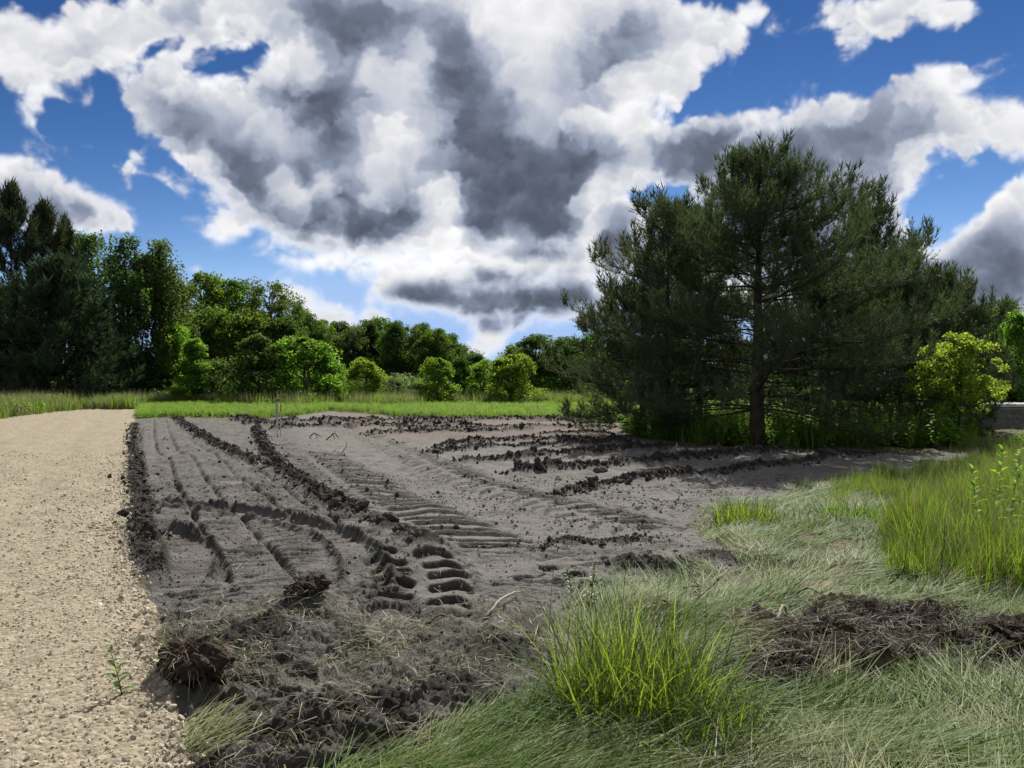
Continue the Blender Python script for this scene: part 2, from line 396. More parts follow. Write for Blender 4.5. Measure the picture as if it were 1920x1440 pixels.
# ------------------------------------------------------------------ the ground: one relief, cut into road, soil and meadow
ROWS = np.concatenate([np.arange(1760, 1130, -2.0), np.arange(1130, 850, -.8), np.arange(850, 774, -.9)])
GY = CAM_H * FPX / (ROWS - CYP)
GY = np.concatenate([GY, np.arange(GY[-1] + 1.2, 66, 1.2), np.arange(68, 150, 5.0)])
GR = np.concatenate([np.linspace(-2.2, -.80, 41)[:-1], np.linspace(-.80, .80, 800), np.linspace(.80, 2.2, 41)[1:]])   # fine in view, coarser to the sides
NC = len(GR)
YY = np.repeat(GY[:, None], NC, 1); XX = GR[None, :] * YY
PX = CXP + FPX * GR[None, :] * np.ones_like(YY); PY = CYP + CAM_H * FPX / YY
NR = len(GY)
def poly_sd(poly, px, py):
    """distance in picture units to a polygon on the ground, positive inside"""
    P = np.asarray(poly, float); ins = np.zeros(px.shape, bool); d2 = np.full(px.shape, 1e12)
    for a, b in zip(P, np.roll(P, -1, 0)):
        c = ((a[1] > py) != (b[1] > py))
        if a[1] != b[1]: ins ^= c & (px < (b[0] - a[0]) * (py - a[1]) / (b[1] - a[1]) + a[0])
        ab = b - a; t = np.clip(((px - a[0]) * ab[0] + (py - a[1]) * ab[1]) / (ab @ ab + 1e-9), 0, 1)
        d2 = np.minimum(d2, (px - a[0] - t * ab[0]) ** 2 + (py - a[1] - t * ab[1]) ** 2)
    return np.where(ins, 1, -1) * np.sqrt(d2)
EDGE = [(390, 1800), (352, 1440), (330, 1340), (305, 1240), (292, 1160), (270, 1105), (236, 1050), (228, 1000), (240, 940), (236, 890), (242, 830), (250, 797), (262, 768)]
ROAD = EDGE + [(150, 768), (60, 777), (-20, 789), (-400, 815), (-1315, 1000), (-5700, 1800)]
SOIL = EDGE[:-1] + [(258, 785), (330, 783), (470, 786), (560, 780), (620, 771), (700, 777), (760, 784), (860, 787), (1000, 787), (1150, 790), (1185, 793), (1168, 812),
        (1185, 823), (1250, 832), (1330, 838), (1420, 846), (1560, 848), (1700, 850), (1790, 848), (1830, 852), (1760, 872), (1700, 885), (1600, 905), (1500, 920), (1440, 935),
        (1390, 945), (1345, 955), (1310, 975), (1290, 990), (1340, 1012), (1390, 1035), (1415, 1060), (1390, 1078), (1290, 1090), (1200, 1105), (1150, 1130), (1090, 1140),
        (1060, 1200), (1050, 1260), (1010, 1330), (900, 1375), (780, 1395), (700, 1425), (600, 1450), (560, 1520), (500, 1800)]
MULCH = [(1350, 1205), (1470, 1170), (1620, 1148), (1750, 1152), (1850, 1180), (1930, 1200), (2080, 1225), (2080, 1290), (1900, 1280), (1800, 1268), (1700, 1262), (1600, 1268), (1500, 1300), (1400, 1310), (1340, 1260)]
jit = fbm(XX * 3, YY * 3, 5, 301, gain=.6)
jpx = 24 * np.clip(6 / YY, .12, 1.3)
sd_road = poly_sd(ROAD, PX, PY) + jit * jpx * 1.3
sd_soil = poly_sd(SOIL, PX, PY) + jit * jpx * 1.5
sd_mul = poly_sd(MULCH, PX, PY) + jit * jpx * 1.6
wpx = np.clip(14 * 6 / YY, 1.0, 30)
gravel = sst(-.3, .5, sd_road / wpx)
soil = sst(-.5, .5, sd_soil / wpx) * (1 - gravel)
mulch = sst(-.4, .4, sd_mul / wpx)
Z = np.zeros_like(XX)
damp_shade = np.zeros_like(XX)  # one mask for moist soil and for shade painted into the relief
core = np.zeros_like(XX)                                    # where a feature has its own shape: less general roughness

def near(path, R):
    """indices of ground points within R of a path, signed distance (left positive), length along it"""
    P = np.asarray(path); lo = P.min(0) - R; hi = P.max(0) + R
    sel = np.nonzero(((XX > lo[0]) & (XX < hi[0]) & (YY > lo[1]) & (YY < hi[1])).ravel())[0]
    if not len(sel): return sel, np.zeros(0), np.zeros(0), 0
    x = XX.ravel()[sel]; y = YY.ravel()[sel]
    best = np.full(len(sel), 1e9); sg = np.zeros(len(sel)); ss = np.zeros(len(sel)); acc = 0
    for a, b in zip(P[:-1], P[1:]):
        ab = b - a; l = np.hypot(*ab)
        if l < 1e-6: continue
        t = np.clip(((x - a[0]) * ab[0] + (y - a[1]) * ab[1]) / (l * l), 0, 1)
        dx = x - a[0] - t * ab[0]; dy = y - a[1] - t * ab[1]; d = np.hypot(dx, dy)
        m = d < best
        best[m] = d[m]; sg[m] = np.sign(ab[0] * dy - ab[1] * dx)[m]; ss[m] = (acc + t * l)[m]
        acc += l
    k = best < R
    return sel[k], (best * sg)[k], ss[k], acc
def path(px, step=.25): return catmull([W2(*p) for p in px], step)
Zf, Df, Cf = Z.ravel(), damp_shade.ravel(), core.ravel()
Xf, Yf = XX.ravel(), YY.ravel()
n1 = fbm(XX * 5, YY * 5, 4, 21, gain=.6).ravel()
n2 = fbm(XX * 13, YY * 13, 3, 61, gain=.6, billow=True).ravel()
n2b = fbm(XX * 5, YY * 5, 2, 62, gain=.6, billow=True).ravel()
_w = sst(8, 13, Yf)
n2 = n2 * (1 - _w) + n2b * _w * .9
n3 = fbm(XX * 1.6, YY * 1.6, 3, 81).ravel()
RIDGES = []
def ridge(px, w, h, clod=.7, damp_shade_amt=1.0, taper=.5):
    p = path(px); RIDGES.append((p, w, h)); i, d, s, l = near(p, w * 3)
    if not len(i): return
    d = d + w * .4 * n1[i]
    end = sst(0, taper, s) * sst(0, taper, l - s)
    near_side = d * np.sign(p[-1][0] - p[0][0]) < 0                # the blade leaves a steep face on this side
    g = np.exp(-(d / np.where(near_side, .7 * w, w)) ** 2) * end * np.clip(1 + .7 * n3[i] + .5 * n1[i] * .7, .75, 1.6)
    Zf[i] += .46 * h * g * (1 + .30 * clod * np.where(Yf[i] > 12, .5, 1) * (n2[i] * .9 + n1[i] * .9))
    Df[i] = np.maximum(Df[i], np.clip(g * 1.9 - .45, 0, 1) * damp_shade_amt)  # moisture and painted shade darken the ridge together
def groove(px, w, dep, lip=.12):
    p = path(px); i, d, s, l = near(p, w * 5)
    if not len(i): return
    d = d + w * .9 * n1[i]
    br = np.clip(.9 + .9 * n3[i] + .4 * n1[i], .3, 1.5)
    Zf[i] += -dep * np.exp(-(d / w) ** 2) * br + lip * dep * np.exp(-((np.abs(d) - 2.2 * w) / w) ** 2) * br * np.clip(n1[i] * 2 + .3, 0, 1.4)
    Df[i] = np.maximum(Df[i], np.exp(-(d / w) ** 2) * .7 * np.clip(br, 0, 1))  # shade painted along the groove floor
def rut(px, hw, dep, lip=.05, lw=.06, lug=.0, pitch=.2):
    """a smooth wheel rut with raised crumbling lips"""
    p = path(px, .15); i, d, s, l = near(p, hw + .4)
    if not len(i): return
    end = sst(0, .4, s) * sst(0, .4, l - s); a = np.abs(d + .02 * n1[i])
    ins = sst(hw + .04, hw - .05, a) * end
    Zf[i] = Zf[i] * (1 - ins * .8) - dep * ins * (1 + .15 * n1[i])
    if lug: Zf[i] += ins * lug * np.clip(np.sin(s / pitch * 2 * PI + d * 3) * 2, -1, 1) * np.clip(.6 + n3[i], 0, 1)
    lp = np.exp(-((a - hw - .03) / lw) ** 2) * end
    Zf[i] += lip * lp * np.clip(1 + .25 * n1[i] + .15 * n2[i] + .4 * n3[i], .3, 1.6)
    Df[i] = np.maximum(Df[i], lp * .9); Cf[i] = np.maximum(Cf[i], ins)  # lips coloured dark, standing in for their shadow line
def tread(px, hw, pitch, amp, right=1.0, left=1.0, skew=.35, sink=.03, width_gap=.05, fade=.35, wob=.018):
    """the print of a lugged tractor tyre: two rows of bars, hooked at the outer edge, steep on the side that faces back along the path"""
    p = path(px, .12); i, d, s, l = near(p, hw + .25)
    if not len(i): return
    end = sst(0, fade, s) * sst(0, fade, l - s)
    s = s + wob * n1[i]
    amp = amp * np.clip(Yf[i] / 12, 1, 1.3)
    for side, k in ((-1, right), (1, left)):
        if k <= 0: continue
        e = d * side
        m = sst(width_gap - .04, width_gap + .04, e) * sst(hw + .03, hw - .03, e) * end
        ph = (s + skew * e + (.30 * pitch) * np.clip((e - .6 * hw) / (.4 * hw), 0, 1.3) ** 2 * -2 + (0 if side < 0 else pitch / 2)) / pitch
        f = ph - np.floor(ph)
        bar = np.where(f < .84, np.clip(f / .84, 0, 1) ** .8, sst(.96, .84, f))     # slow rise, steep face
        wd = np.clip(.12 + .010 * (Yf[i] - 8), .12, .20)
        v = np.clip(1 + .3 * n3[i] + .12 * n1[i], .6, 1.25)
        Zf[i] += m * k * (amp * bar * v - sink)
        Cf[i] = np.maximum(Cf[i], m * .85)
        Df[i] = np.maximum(Df[i], m * k * np.maximum(np.exp(-((f - .95) / wd) ** 2), np.exp(-((f + .05) / wd) ** 2)))  # painted shade at the steep lug faces, with moist gaps between
    lp = np.exp(-((np.abs(d) - hw - .05) / .05) ** 2) * end
    Zf[i] += .6 * amp * lp * np.clip(.4 + n1[i] + .6 * n2[i], 0, 1.5)

# --- general relief
soil_f = soil.ravel(); grav_f = gravel.ravel()
nearY = np.clip(6.5 / Yf, 0, 1.4)
Zf += .06 * n3 * np.clip(Yf / 10, .3, 1.2)
Zf += .045 * fbm(XX * .7, YY * .7, 2, 5).ravel() * (1 - grav_f)
# --- the graded block on the left: seams left by the blade along it, fine scrape marks across it
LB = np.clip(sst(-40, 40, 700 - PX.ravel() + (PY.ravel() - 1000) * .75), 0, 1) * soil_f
dirx, diry = -.35, .94
u = Xf * dirx + Yf * diry; v = Xf * diry - Yf * dirx
Zf += LB * np.clip(9 / Yf, .4, 1) * .026 * (fbm(v.reshape(XX.shape) * 1.3, u.reshape(XX.shape) * 8, 4, 33, gain=.65).ravel())
Df[:] = np.maximum(Df, LB * np.clip(.36 + .5 * n1 + .4 * n3, 0, .62))  # block darkened in colour to stand for the shade of its roughness
rn = 1 - 2 * np.abs(fbm(v.reshape(XX.shape) * .9 + .25 * n1.reshape(XX.shape), u.reshape(XX.shape) * 8, 3, 39, gain=.6).ravel())
crk = LB * sst(.6, .95, rn) * np.clip(.65 + 1.0 * n3 + .6 * n1, 0, 1) * np.clip(11 / Yf, .3, 1)
Zf -= .05 * crk
Df[:] = np.maximum(Df, .85 * crk)  # shade painted into the scrape marks
for g_, w_, d_ in ((((288, 786), (292, 838), (317, 857), (328, 900), (350, 937), (375, 988), (416, 1050), (436, 1112)), .036, .085),
          (((310, 787), (328, 835), (359, 853), (386, 897), (430, 944), (470, 988), (507, 1024), (540, 1060), (561, 1094)), .036, .085),
          (((350, 820), (405, 853), (445, 890), (485, 919), (530, 955), (580, 1000)), .034, .07),
          (((448, 849), (485, 879), (540, 919), (583, 948), (649, 988)), .034, .07),
          (((265, 800), (262, 840), (268, 900), (272, 930)), .05, .07)):
    groove(g_, w_, d_)
ridge(((328, 784), (365, 809), (408, 835), (445, 853), (480, 870)), .24, .20)
ridge(((480, 800), (489, 824), (510, 864), (565, 904), (620, 937), (693, 977)), .20, .22)
ridge(((440, 785), (500, 797), (562, 793), (650, 792), (750, 790), (854, 789), (980, 788), (1100, 793)), .5, .42)
ridge(((500, 806), (600, 801), (760, 797), (900, 797)), .35, .30)
ridge(((252, 795), (246, 830), (256, 870), (254, 905), (262, 940), (262, 985), (275, 1020)), .22, .09)
ridge(((280, 1000), (262, 1030), (290, 1060), (300, 1085)), .16, .11)
rut(((262, 936), (346, 946), (437, 957), (547, 977), (635, 1005), (676, 1040), (690, 1085), (684, 1110)), .17, .05, .055, .042, lug=.008)
rut(((272, 984), (310, 998), (352, 1018), (362, 1050), (345, 1080), (300, 1110)), .20, .06, .06, .045)
# --- windrows and seams on the right part of the plot
for r_, w_, h_ in ((((687, 816), (758, 812), (896, 810), (1000, 806)), .35, .26), (((817, 839), (896, 829), (996, 825), (1083, 827), (1185, 836)), .26, .22),
          (((792, 852), (854, 845), (937, 839), (1020, 835), (1125, 833), (1200, 836)), .24, .20), (((842, 870), (917, 864), (1000, 858), (1125, 846), (1208, 842), (1290, 840)), .23, .23),
          (((937, 889), (980, 887), (1042, 879), (1125, 877), (1208, 870), (1307, 858), (1412, 848), (1500, 848)), .22, .27), (((1037, 927), (1104, 916), (1167, 906), (1245, 897), (1370, 884), (1495, 871), (1578, 856), (1680, 853)), .19, .22),
          (((720, 800), (860, 804), (1000, 800), (1150, 803)), .35, .22), (((1000, 815), (1100, 812), (1160, 812)), .32, .18)):
    ridge(r_, w_, h_)
ridge(((1000, 1030), (1060, 1020), (1140, 1018), (1208, 1013), (1240, 1008)), .16, .10, clod=.5)
groove(((1010, 1042), (1100, 1034), (1205, 1030)), .09, .07, 0)
# --- tyre prints
tread(((540, 832), (625, 893), (690, 935), (735, 966)), .60, .27, .030, right=.9, left=0, skew=.5)
tread(((600, 848), (668, 892), (735, 934), (810, 971), (880, 1003), (955, 1036)), .42, .34, .048, right=.0, left=1.0, skew=-.5, sink=.02, width_gap=-.32)
tread(((640, 800), (700, 822), (760, 848), (850, 890), (950, 922), (1050, 950), (1140, 980), (1230, 1000)), .52, .33, .050, right=.6, left=1.0, skew=-.45, sink=.02)
tread(((1100, 952), (1200, 962), (1290, 962), (1350, 958)), .42, .28, .042, right=.9, left=1.0, skew=.1)
tread(((735, 1022), (765, 1042), (785, 1068), (790, 1105), (775, 1150)), .40, .36, .07, right=1.0, left=.9, skew=.25, sink=.05, fade=.25)
tread(((1010, 1050), (1080, 1068), (1140, 1088), (1190, 1120)), .36, .34, .062, right=1.0, left=.6, skew=.2, sink=.05, fade=.3)
tread(((590, 1215), (520, 1270), (455, 1345)), .24, .26, .06, right=1.0, left=1.0, skew=.15, sink=.04, fade=.2)
tread(((760, 1190), (690, 1225), (640, 1265)), .2, .26, .06, right=1.0, left=.8, skew=.1, sink=.03, fade=.2)
# faint long scrapes and cracks over the middle
rn = 1 - 2 * np.abs(fbm((Xf * .80 - Yf * .3).reshape(XX.shape) * 1.0, (Xf * .2 + Yf * .9).reshape(XX.shape) * 4.5, 4, 47, gain=.6).ravel())
crk = soil_f * (1 - LB) * (1 - Cf) * sst(.70, .97, rn) * np.clip(.35 + 1.3 * n3 + .6 * n1, 0, 1) * np.clip(12 / Yf, .3, 1)
Zf -= .04 * crk
Df[:] = np.maximum(Df, .7 * crk)  # cracks darkened in colour, as shade would lie in them
pat = fbm(XX * .8, YY * .8, 5, 1201, gain=.6).ravel()
Df[:] = np.maximum(Df, soil_f * np.clip(.95 * pat + .25 * n1 - .02, 0, .55) * (1 - .75 * Cf))
Zf += soil_f * (1 - LB) * (1 - Cf) * .018 * fbm((Xf * .55 + Yf * .83).reshape(XX.shape) * 1.1, (Xf * .83 - Yf * .55).reshape(XX.shape) * 7, 3, 77).ravel()
# --- churned, lumpy foreground of the soil
FG = sst(1085, 1175, PY.ravel() + 26 * n3) * soil_f
big = fbm(XX * 2.6, YY * 2.6, 4, 401, gain=.55).ravel(); lum = fbm(XX * 5.5, YY * 5.5, 4, 431, gain=.55, billow=True).ravel()
Zf += FG * (1 - .7 * Cf) * (.085 * big + .045 * lum)
Df[:] = np.maximum(Df, FG * np.clip(.50 - 1.6 * big + .6 * n1, 0, 1) * .95)
Zf += soil_f * (1 - .6 * Cf) * (.009 * n1 + .007 * n2) * np.clip(Yf / 7, .7, 2)
# lumps: (x, y, radius, height) of heaped earth
for lx, ly, lr, lh in ((585, 1138, .20, .16), (560, 1150, .16, .12), (730, 995, .22, .13), (795, 1025, .22, .16), (760, 1012, .2, .12), (470, 1205, .38, .14), (1270, 1075, .4, .12), (1190, 1068, .3, .10),
                       (1340, 1050, .3, .09), (850, 1300, .3, .10), (700, 1350, .3, .12), (560, 1400, .3, .10), (940, 1225, .35, .12), (360, 1300, .26, .13), (300, 1215, .18, .07)):
    cx_, cy_ = W2(lx, ly); g = np.exp(-((Xf - cx_) ** 2 + (Yf - cy_) ** 2) / lr ** 2)
    Zf += .8 * lh * g * (1 + .5 * n1 + .35 * n2); Df[:] = np.maximum(Df, np.clip(1.6 * g - .3, 0, 1))
# --- mown verge with hummocks, bare humps, dark leaf-mould
ver = (1 - soil_f) * (1 - grav_f)
Zf += ver * (.10 * fbm(XX * 1.1, YY * 1.1, 3, 501).ravel() + .06 * big) * np.clip(12 / Yf, 0, 1)
bare = np.zeros_like(Zf)
for lx, ly, lr, lh in ((1400, 1180, .2, .12), (1535, 1112, .2, .10), (1720, 1122, .26, .10), (1590, 1160, .24, .06), (1560, 1030, .3, .05), (1210, 1250, .16, .05)):
    cx_, cy_ = W2(lx, ly); g = np.exp(-((Xf - cx_) ** 2 / 1.6 + (Yf - cy_) ** 2) / lr ** 2)
    Zf += lh * g; bare = np.maximum(bare, np.clip(1.5 * g - .25 + .4 * n1, 0, 1))
mul_f = mulch.ravel()
Zf += mul_f * (.07 + .06 * lum + .08 * big + .03 * n2)
bare *= ver * (1 - mul_f)
# --- gravel road: slightly proud, with a loose ragged shoulder
edge = sst(0, 1, sd_road.ravel() / (wpx.ravel() * 6))
Zf += grav_f * (.02 + .03 * edge) + grav_f * (.012 * n1 + .006 * n2) * np.clip(nearY, .4, 1) + .03 * grav_f * (1 - edge) * np.clip(n1 + .3, 0, 1)
for off in (1.3, 3.1):                                     # faint wheel wear
    w_ = (Xf + 4.1 + .515 * (Yf - 8)) / math.hypot(1, .515) + off
    Zf -= .022 * grav_f * np.exp(-((w_ + .06 * n3) / .28) ** 2)
Zf[:] = np.where(Yf > 60, Zf * .5, Zf)
Z = Zf.reshape(XX.shape); damp_shade = Df.reshape(XX.shape)
STRAW = (sst(1110, 1170, PY + 40 * jit) * soil * np.clip(.55 + 1.3 * fbm(XX * 1.8, YY * 1.8, 3, 611), 0, 1)).clip(0, 1)
RED = .55 * soil * sst(838, 806, PY) * sst(560, 700, PX)
def ground_z(x, y):
    x = np.atleast_1d(np.asarray(x, float)); y = np.atleast_1d(np.asarray(y, float))
    fc = np.clip(np.interp(x / y, GR, np.arange(NC)), 0, NC - 1.001); fr = np.clip(np.interp(y, GY, np.arange(NR)), 0, NR - 1.001)
    c = fc.astype(int); r = fr.astype(int); a = fc - c; b = fr - r
    return (Z[r, c] * (1 - a) + Z[r, c + 1] * a) * (1 - b) + (Z[r + 1, c] * (1 - a) + Z[r + 1, c + 1] * a) * b
def field_at(F, x, y):
    c = np.clip(np.interp(x / y, GR, np.arange(NC)).round().astype(int), 0, NC - 1); r = np.clip(np.interp(y, GY, np.arange(NR)).round().astype(int), 0, NR - 1)
    return F[r, c]

# --- the ground's material: colour by what lies there (gravel, dry crust, damp crumb with painted shade, thatch), fine relief by bump
def ground_material():
    m, nt, N, L = new_mat('ground_cover')
    out = N('ShaderNodeOutputMaterial'); p = N('ShaderNodeBsdfPrincipled'); p.inputs['Roughness'].default_value = .95; p.inputs['Specular IOR Level'].default_value = .12
    geo = N('ShaderNodeNewGeometry')
    def A(n):
        a = N('ShaderNodeAttribute'); a.attribute_name = n; return a.outputs['Fac']
    def noise(sc, det=5, ro=.6):
        n = N('ShaderNodeTexNoise'); n.inputs['Scale'].default_value = sc; n.inputs['Detail'].default_value = det; n.inputs['Roughness'].default_value = ro
        L(geo.outputs['Position'], n.inputs[0]); return n.outputs[0]
    def ramp(f, a, b, p0=.3, p1=.7, k=.63):
        r = N('ShaderNodeValToRGB'); r.color_ramp.elements[0].position = p0; r.color_ramp.elements[1].position = p1
        r.color_ramp.elements[0].color = (*[q * k for q in a], 1); r.color_ramp.elements[1].color = (*[q * k for q in b], 1); L(f, r.inputs[0]); return r.outputs[0]
    def mix(f, a, b):
        x = N('ShaderNodeMix'); x.data_type = 'RGBA'; L(f, x.inputs[0]); L(a, x.inputs[6]); L(b, x.inputs[7]); return x.outputs[2]
    def math_(op, a, b):
        x = N('ShaderNodeMath'); x.operation = op
        for i, q in enumerate((a, b)):
            if isinstance(q, (int, float)): x.inputs[i].default_value = q
            else: L(q, x.inputs[i])
        return x.outputs[0]
    na, nb, nc = noise(2.2), noise(14, 6, .7), noise(60, 4, .7)
    vo = N('ShaderNodeTexVoronoi'); vo.inputs['Scale'].default_value = 42; L(geo.outputs['Position'], vo.inputs[0])
    vo2 = N('ShaderNodeTexVoronoi'); vo2.inputs['Scale'].default_value = 19; L(geo.outputs['Position'], vo2.inputs[0])
    sepc = N('ShaderNodeSeparateColor'); L(vo.outputs['Color'], sepc.inputs[0])
    stone = ramp(sepc.outputs[0], (.22, .187, .13), (.49, .425, .315), .0, 1.0)
    stone = mix(ramp(na, (0, 0, 0), (.5, .5, .5), k=1), stone, ramp(nb, (.21, .178, .122), (.43, .37, .27)))
    dry = mix(na, ramp(nb, (.155, .147, .138), (.29, .276, .259)), ramp(nc, (.16, .151, .14), (.295, .279, .26)))
    red = ramp(nb, (.16, .118, .095), (.27, .20, .16))
    damp_shade_col = ramp(nb, (.022, .019, .016), (.075, .064, .055))  # dark tone for moist soil and painted shade alike
    thatch = ramp(nb, (.06, .055, .03), (.21, .19, .10))
    barec = ramp(nc, (.22, .18, .13), (.42, .35, .27))
    mould = ramp(nb, (.018, .014, .011), (.066, .05, .036))
    c = thatch
    c = mix(A('bare'), c, barec)
    c = mix(A('mulch'), c, mould)
    s = mix(A('red'), dry, red)
    s = mix(A('damp_shade'), s, damp_shade_col)
    s = mix(math_('MULTIPLY', A('straw'), .25), s, ramp(nc, (.05, .044, .034), (.17, .155, .115)))
    c = mix(A('soil'), c, s)
    c = mix(A('gravel'), c, stone)
    L(c, p.inputs['Base Color'])
    h = math_('ADD', math_('MULTIPLY', nb, 2.4), math_('ADD', math_('MULTIPLY', nc, 1.1), math_('MULTIPLY', noise(34, 5, .7), 1.7)))
    gv = math_('ADD', math_('MULTIPLY', vo.outputs['Distance'], -.55), math_('ADD', math_('MULTIPLY', vo2.outputs['Distance'], -.25), math_('MULTIPLY', nc, .5)))
    x = N('ShaderNodeMix'); x.data_type = 'FLOAT'; L(A('gravel'), x.inputs[0]); L(h, x.inputs[2]); L(gv, x.inputs[3])
    b = N('ShaderNodeBump'); b.inputs['Strength'].default_value = .7; b.inputs['Distance'].default_value = .026
    L(x.outputs[0], b.inputs['Height']); L(b.outputs[0], p.inputs['Normal'])
    L(p.outputs[0], out.inputs[0])
    return m
GROUND_MAT = ground_material()
def build_ground():
    V = np.stack([XX, YY, Z], -1).reshape(-1, 3)
    r = np.arange(NR - 1)[:, None] * NC; c = np.arange(NC - 1)[None, :]
    Q = np.stack([r + c, r + c + 1, r + NC + c + 1, r + NC + c], -1).reshape(-1, 4)
    g = gravel.ravel()[Q].mean(1); s = soil.ravel()[Q].mean(1)
    kind = np.where(g > .5, 0, np.where(s > .5, 1, 2))
    fields = dict(gravel=gravel, soil=soil / np.maximum(1 - gravel, 1e-3) * (gravel < 1), damp_shade=damp_shade, red=RED, straw=STRAW, mulch=mulch, bare=bare.reshape(XX.shape))
    for k, nm in ((0, 'gravel_road'), (1, 'soil_field'), (2, 'meadow_ground')):
        q = Q[kind == k]; u, inv = np.unique(q, return_inverse=True)
        me = np_mesh(nm, V[u], inv.reshape(-1, 4), GROUND_MAT, smooth=True)
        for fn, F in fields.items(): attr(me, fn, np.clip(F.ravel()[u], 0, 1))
        tag(obj(nm, me), kind='structure')
    # the rest of the land, out to the horizon
    xs = np.array([-3000, -700, -250, -110, -60, 60, 110, 250, 700, 3000.]); ys = np.array([-600, -100, -20, 0, 2.1, 30, 60, 110, 148, 400, 1200, 3500.])
    GX_, GY_ = np.meshgrid(xs, ys)
    v = np.stack([GX_, GY_, np.full_like(GX_, -.35)], -1).reshape(-1, 3)
    n = len(xs); a = np.arange(len(ys) - 1)[:, None] * n; b = np.arange(n - 1)[None, :]
    me = np_mesh('ground', v, np.stack([a + b, a + b + 1, a + n + b + 1, a + n + b], -1).reshape(-1, 4), GROUND_MAT)
    attr(me, 'mulch', np.full(len(v), .7))
    tag(obj('ground', me), kind='structure')
build_ground()

# ------------------------------------------------------------------ scattering (only for what nobody could count)
def source_collection(name, meshes):
    c = bpy.data.collections.new(name)                       # not linked to the scene: only the scattered copies show
    for k, me in enumerate(meshes):
        c.objects.link(bpy.data.objects.new('%s_%02d' % (name, k), me))
    return c
def scatter(name, coll, n_src, P, rot, scl, mat=None, parent=None, idx=None):
    n = len(P)
    me = bpy.data.meshes.new(name)
    me.vertices.add(n); me.vertices.foreach_set('co', np.ascontiguousarray(P, np.float32).ravel())
    a = me.attributes.new('turn', 'FLOAT_VECTOR', 'POINT'); a.data.foreach_set('vector', np.ascontiguousarray(rot, np.float32).ravel())
    a = me.attributes.new('size', 'FLOAT_VECTOR', 'POINT')
    scl = np.asarray(scl, np.float32)
    if scl.ndim == 1: scl = np.repeat(scl[:, None], 3, 1)
    a.data.foreach_set('vector', np.ascontiguousarray(scl).ravel())
    a = me.attributes.new('pick', 'INT', 'POINT'); a.data.foreach_set('value', np.ascontiguousarray(rng.integers(0, n_src, n) if idx is None else idx, np.int32))
    me.update()
    if mat: me.materials.append(mat)
    o = obj(name, me, parent)
    ng = bpy.data.node_groups.new(name + '_spread', 'GeometryNodeTree')
    ng.interface.new_socket('Geometry', in_out='INPUT', socket_type='NodeSocketGeometry')
    ng.interface.new_socket('Geometry', in_out='OUTPUT', socket_type='NodeSocketGeometry')
    N, L = ng.nodes.new, ng.links.new
    gi, go = N('NodeGroupInput'), N('NodeGroupOutput')
    ci = N('GeometryNodeCollectionInfo'); ci.inputs['Collection'].default_value = coll
    ci.inputs['Separate Children'].default_value = True; ci.inputs['Reset Children'].default_value = True
    iop = N('GeometryNodeInstanceOnPoints'); iop.inputs['Pick Instance'].default_value = True
    def na(nm, ty):
        q = N('GeometryNodeInputNamedAttribute'); q.data_type = ty; q.inputs['Name'].default_value = nm
        return q.outputs['Attribute']
    L(gi.outputs[0], iop.inputs['Points']); L(ci.outputs[0], iop.inputs['Instance'])
    L(na('pick', 'INT'), iop.inputs['Instance Index'])
    e2r = N('FunctionNodeEulerToRotation'); L(na('turn', 'FLOAT_VECTOR'), e2r.inputs[0]); L(e2r.outputs[0], iop.inputs['Rotation'])
    L(na('size', 'FLOAT_VECTOR'), iop.inputs['Scale'])
    L(iop.outputs[0], go.inputs[0])
    md = o.modifiers.new('spread', 'NODES'); md.node_group = ng
    return o
def spots(n, y0, y1, r0=-.80, r1=.80, power=1.0):
    """random ground points, even per square metre when power = 1, thinner with distance when smaller"""
    y = (y0 ** (1 + power) + rng.random(n) * (y1 ** (1 + power) - y0 ** (1 + power))) ** (1 / (1 + power))
    x = (r0 + rng.random(n) * (r1 - r0)) * y
    return x, y
def picpos(x, y): return CXP + FPX * x / y, CYP + CAM_H * FPX / y

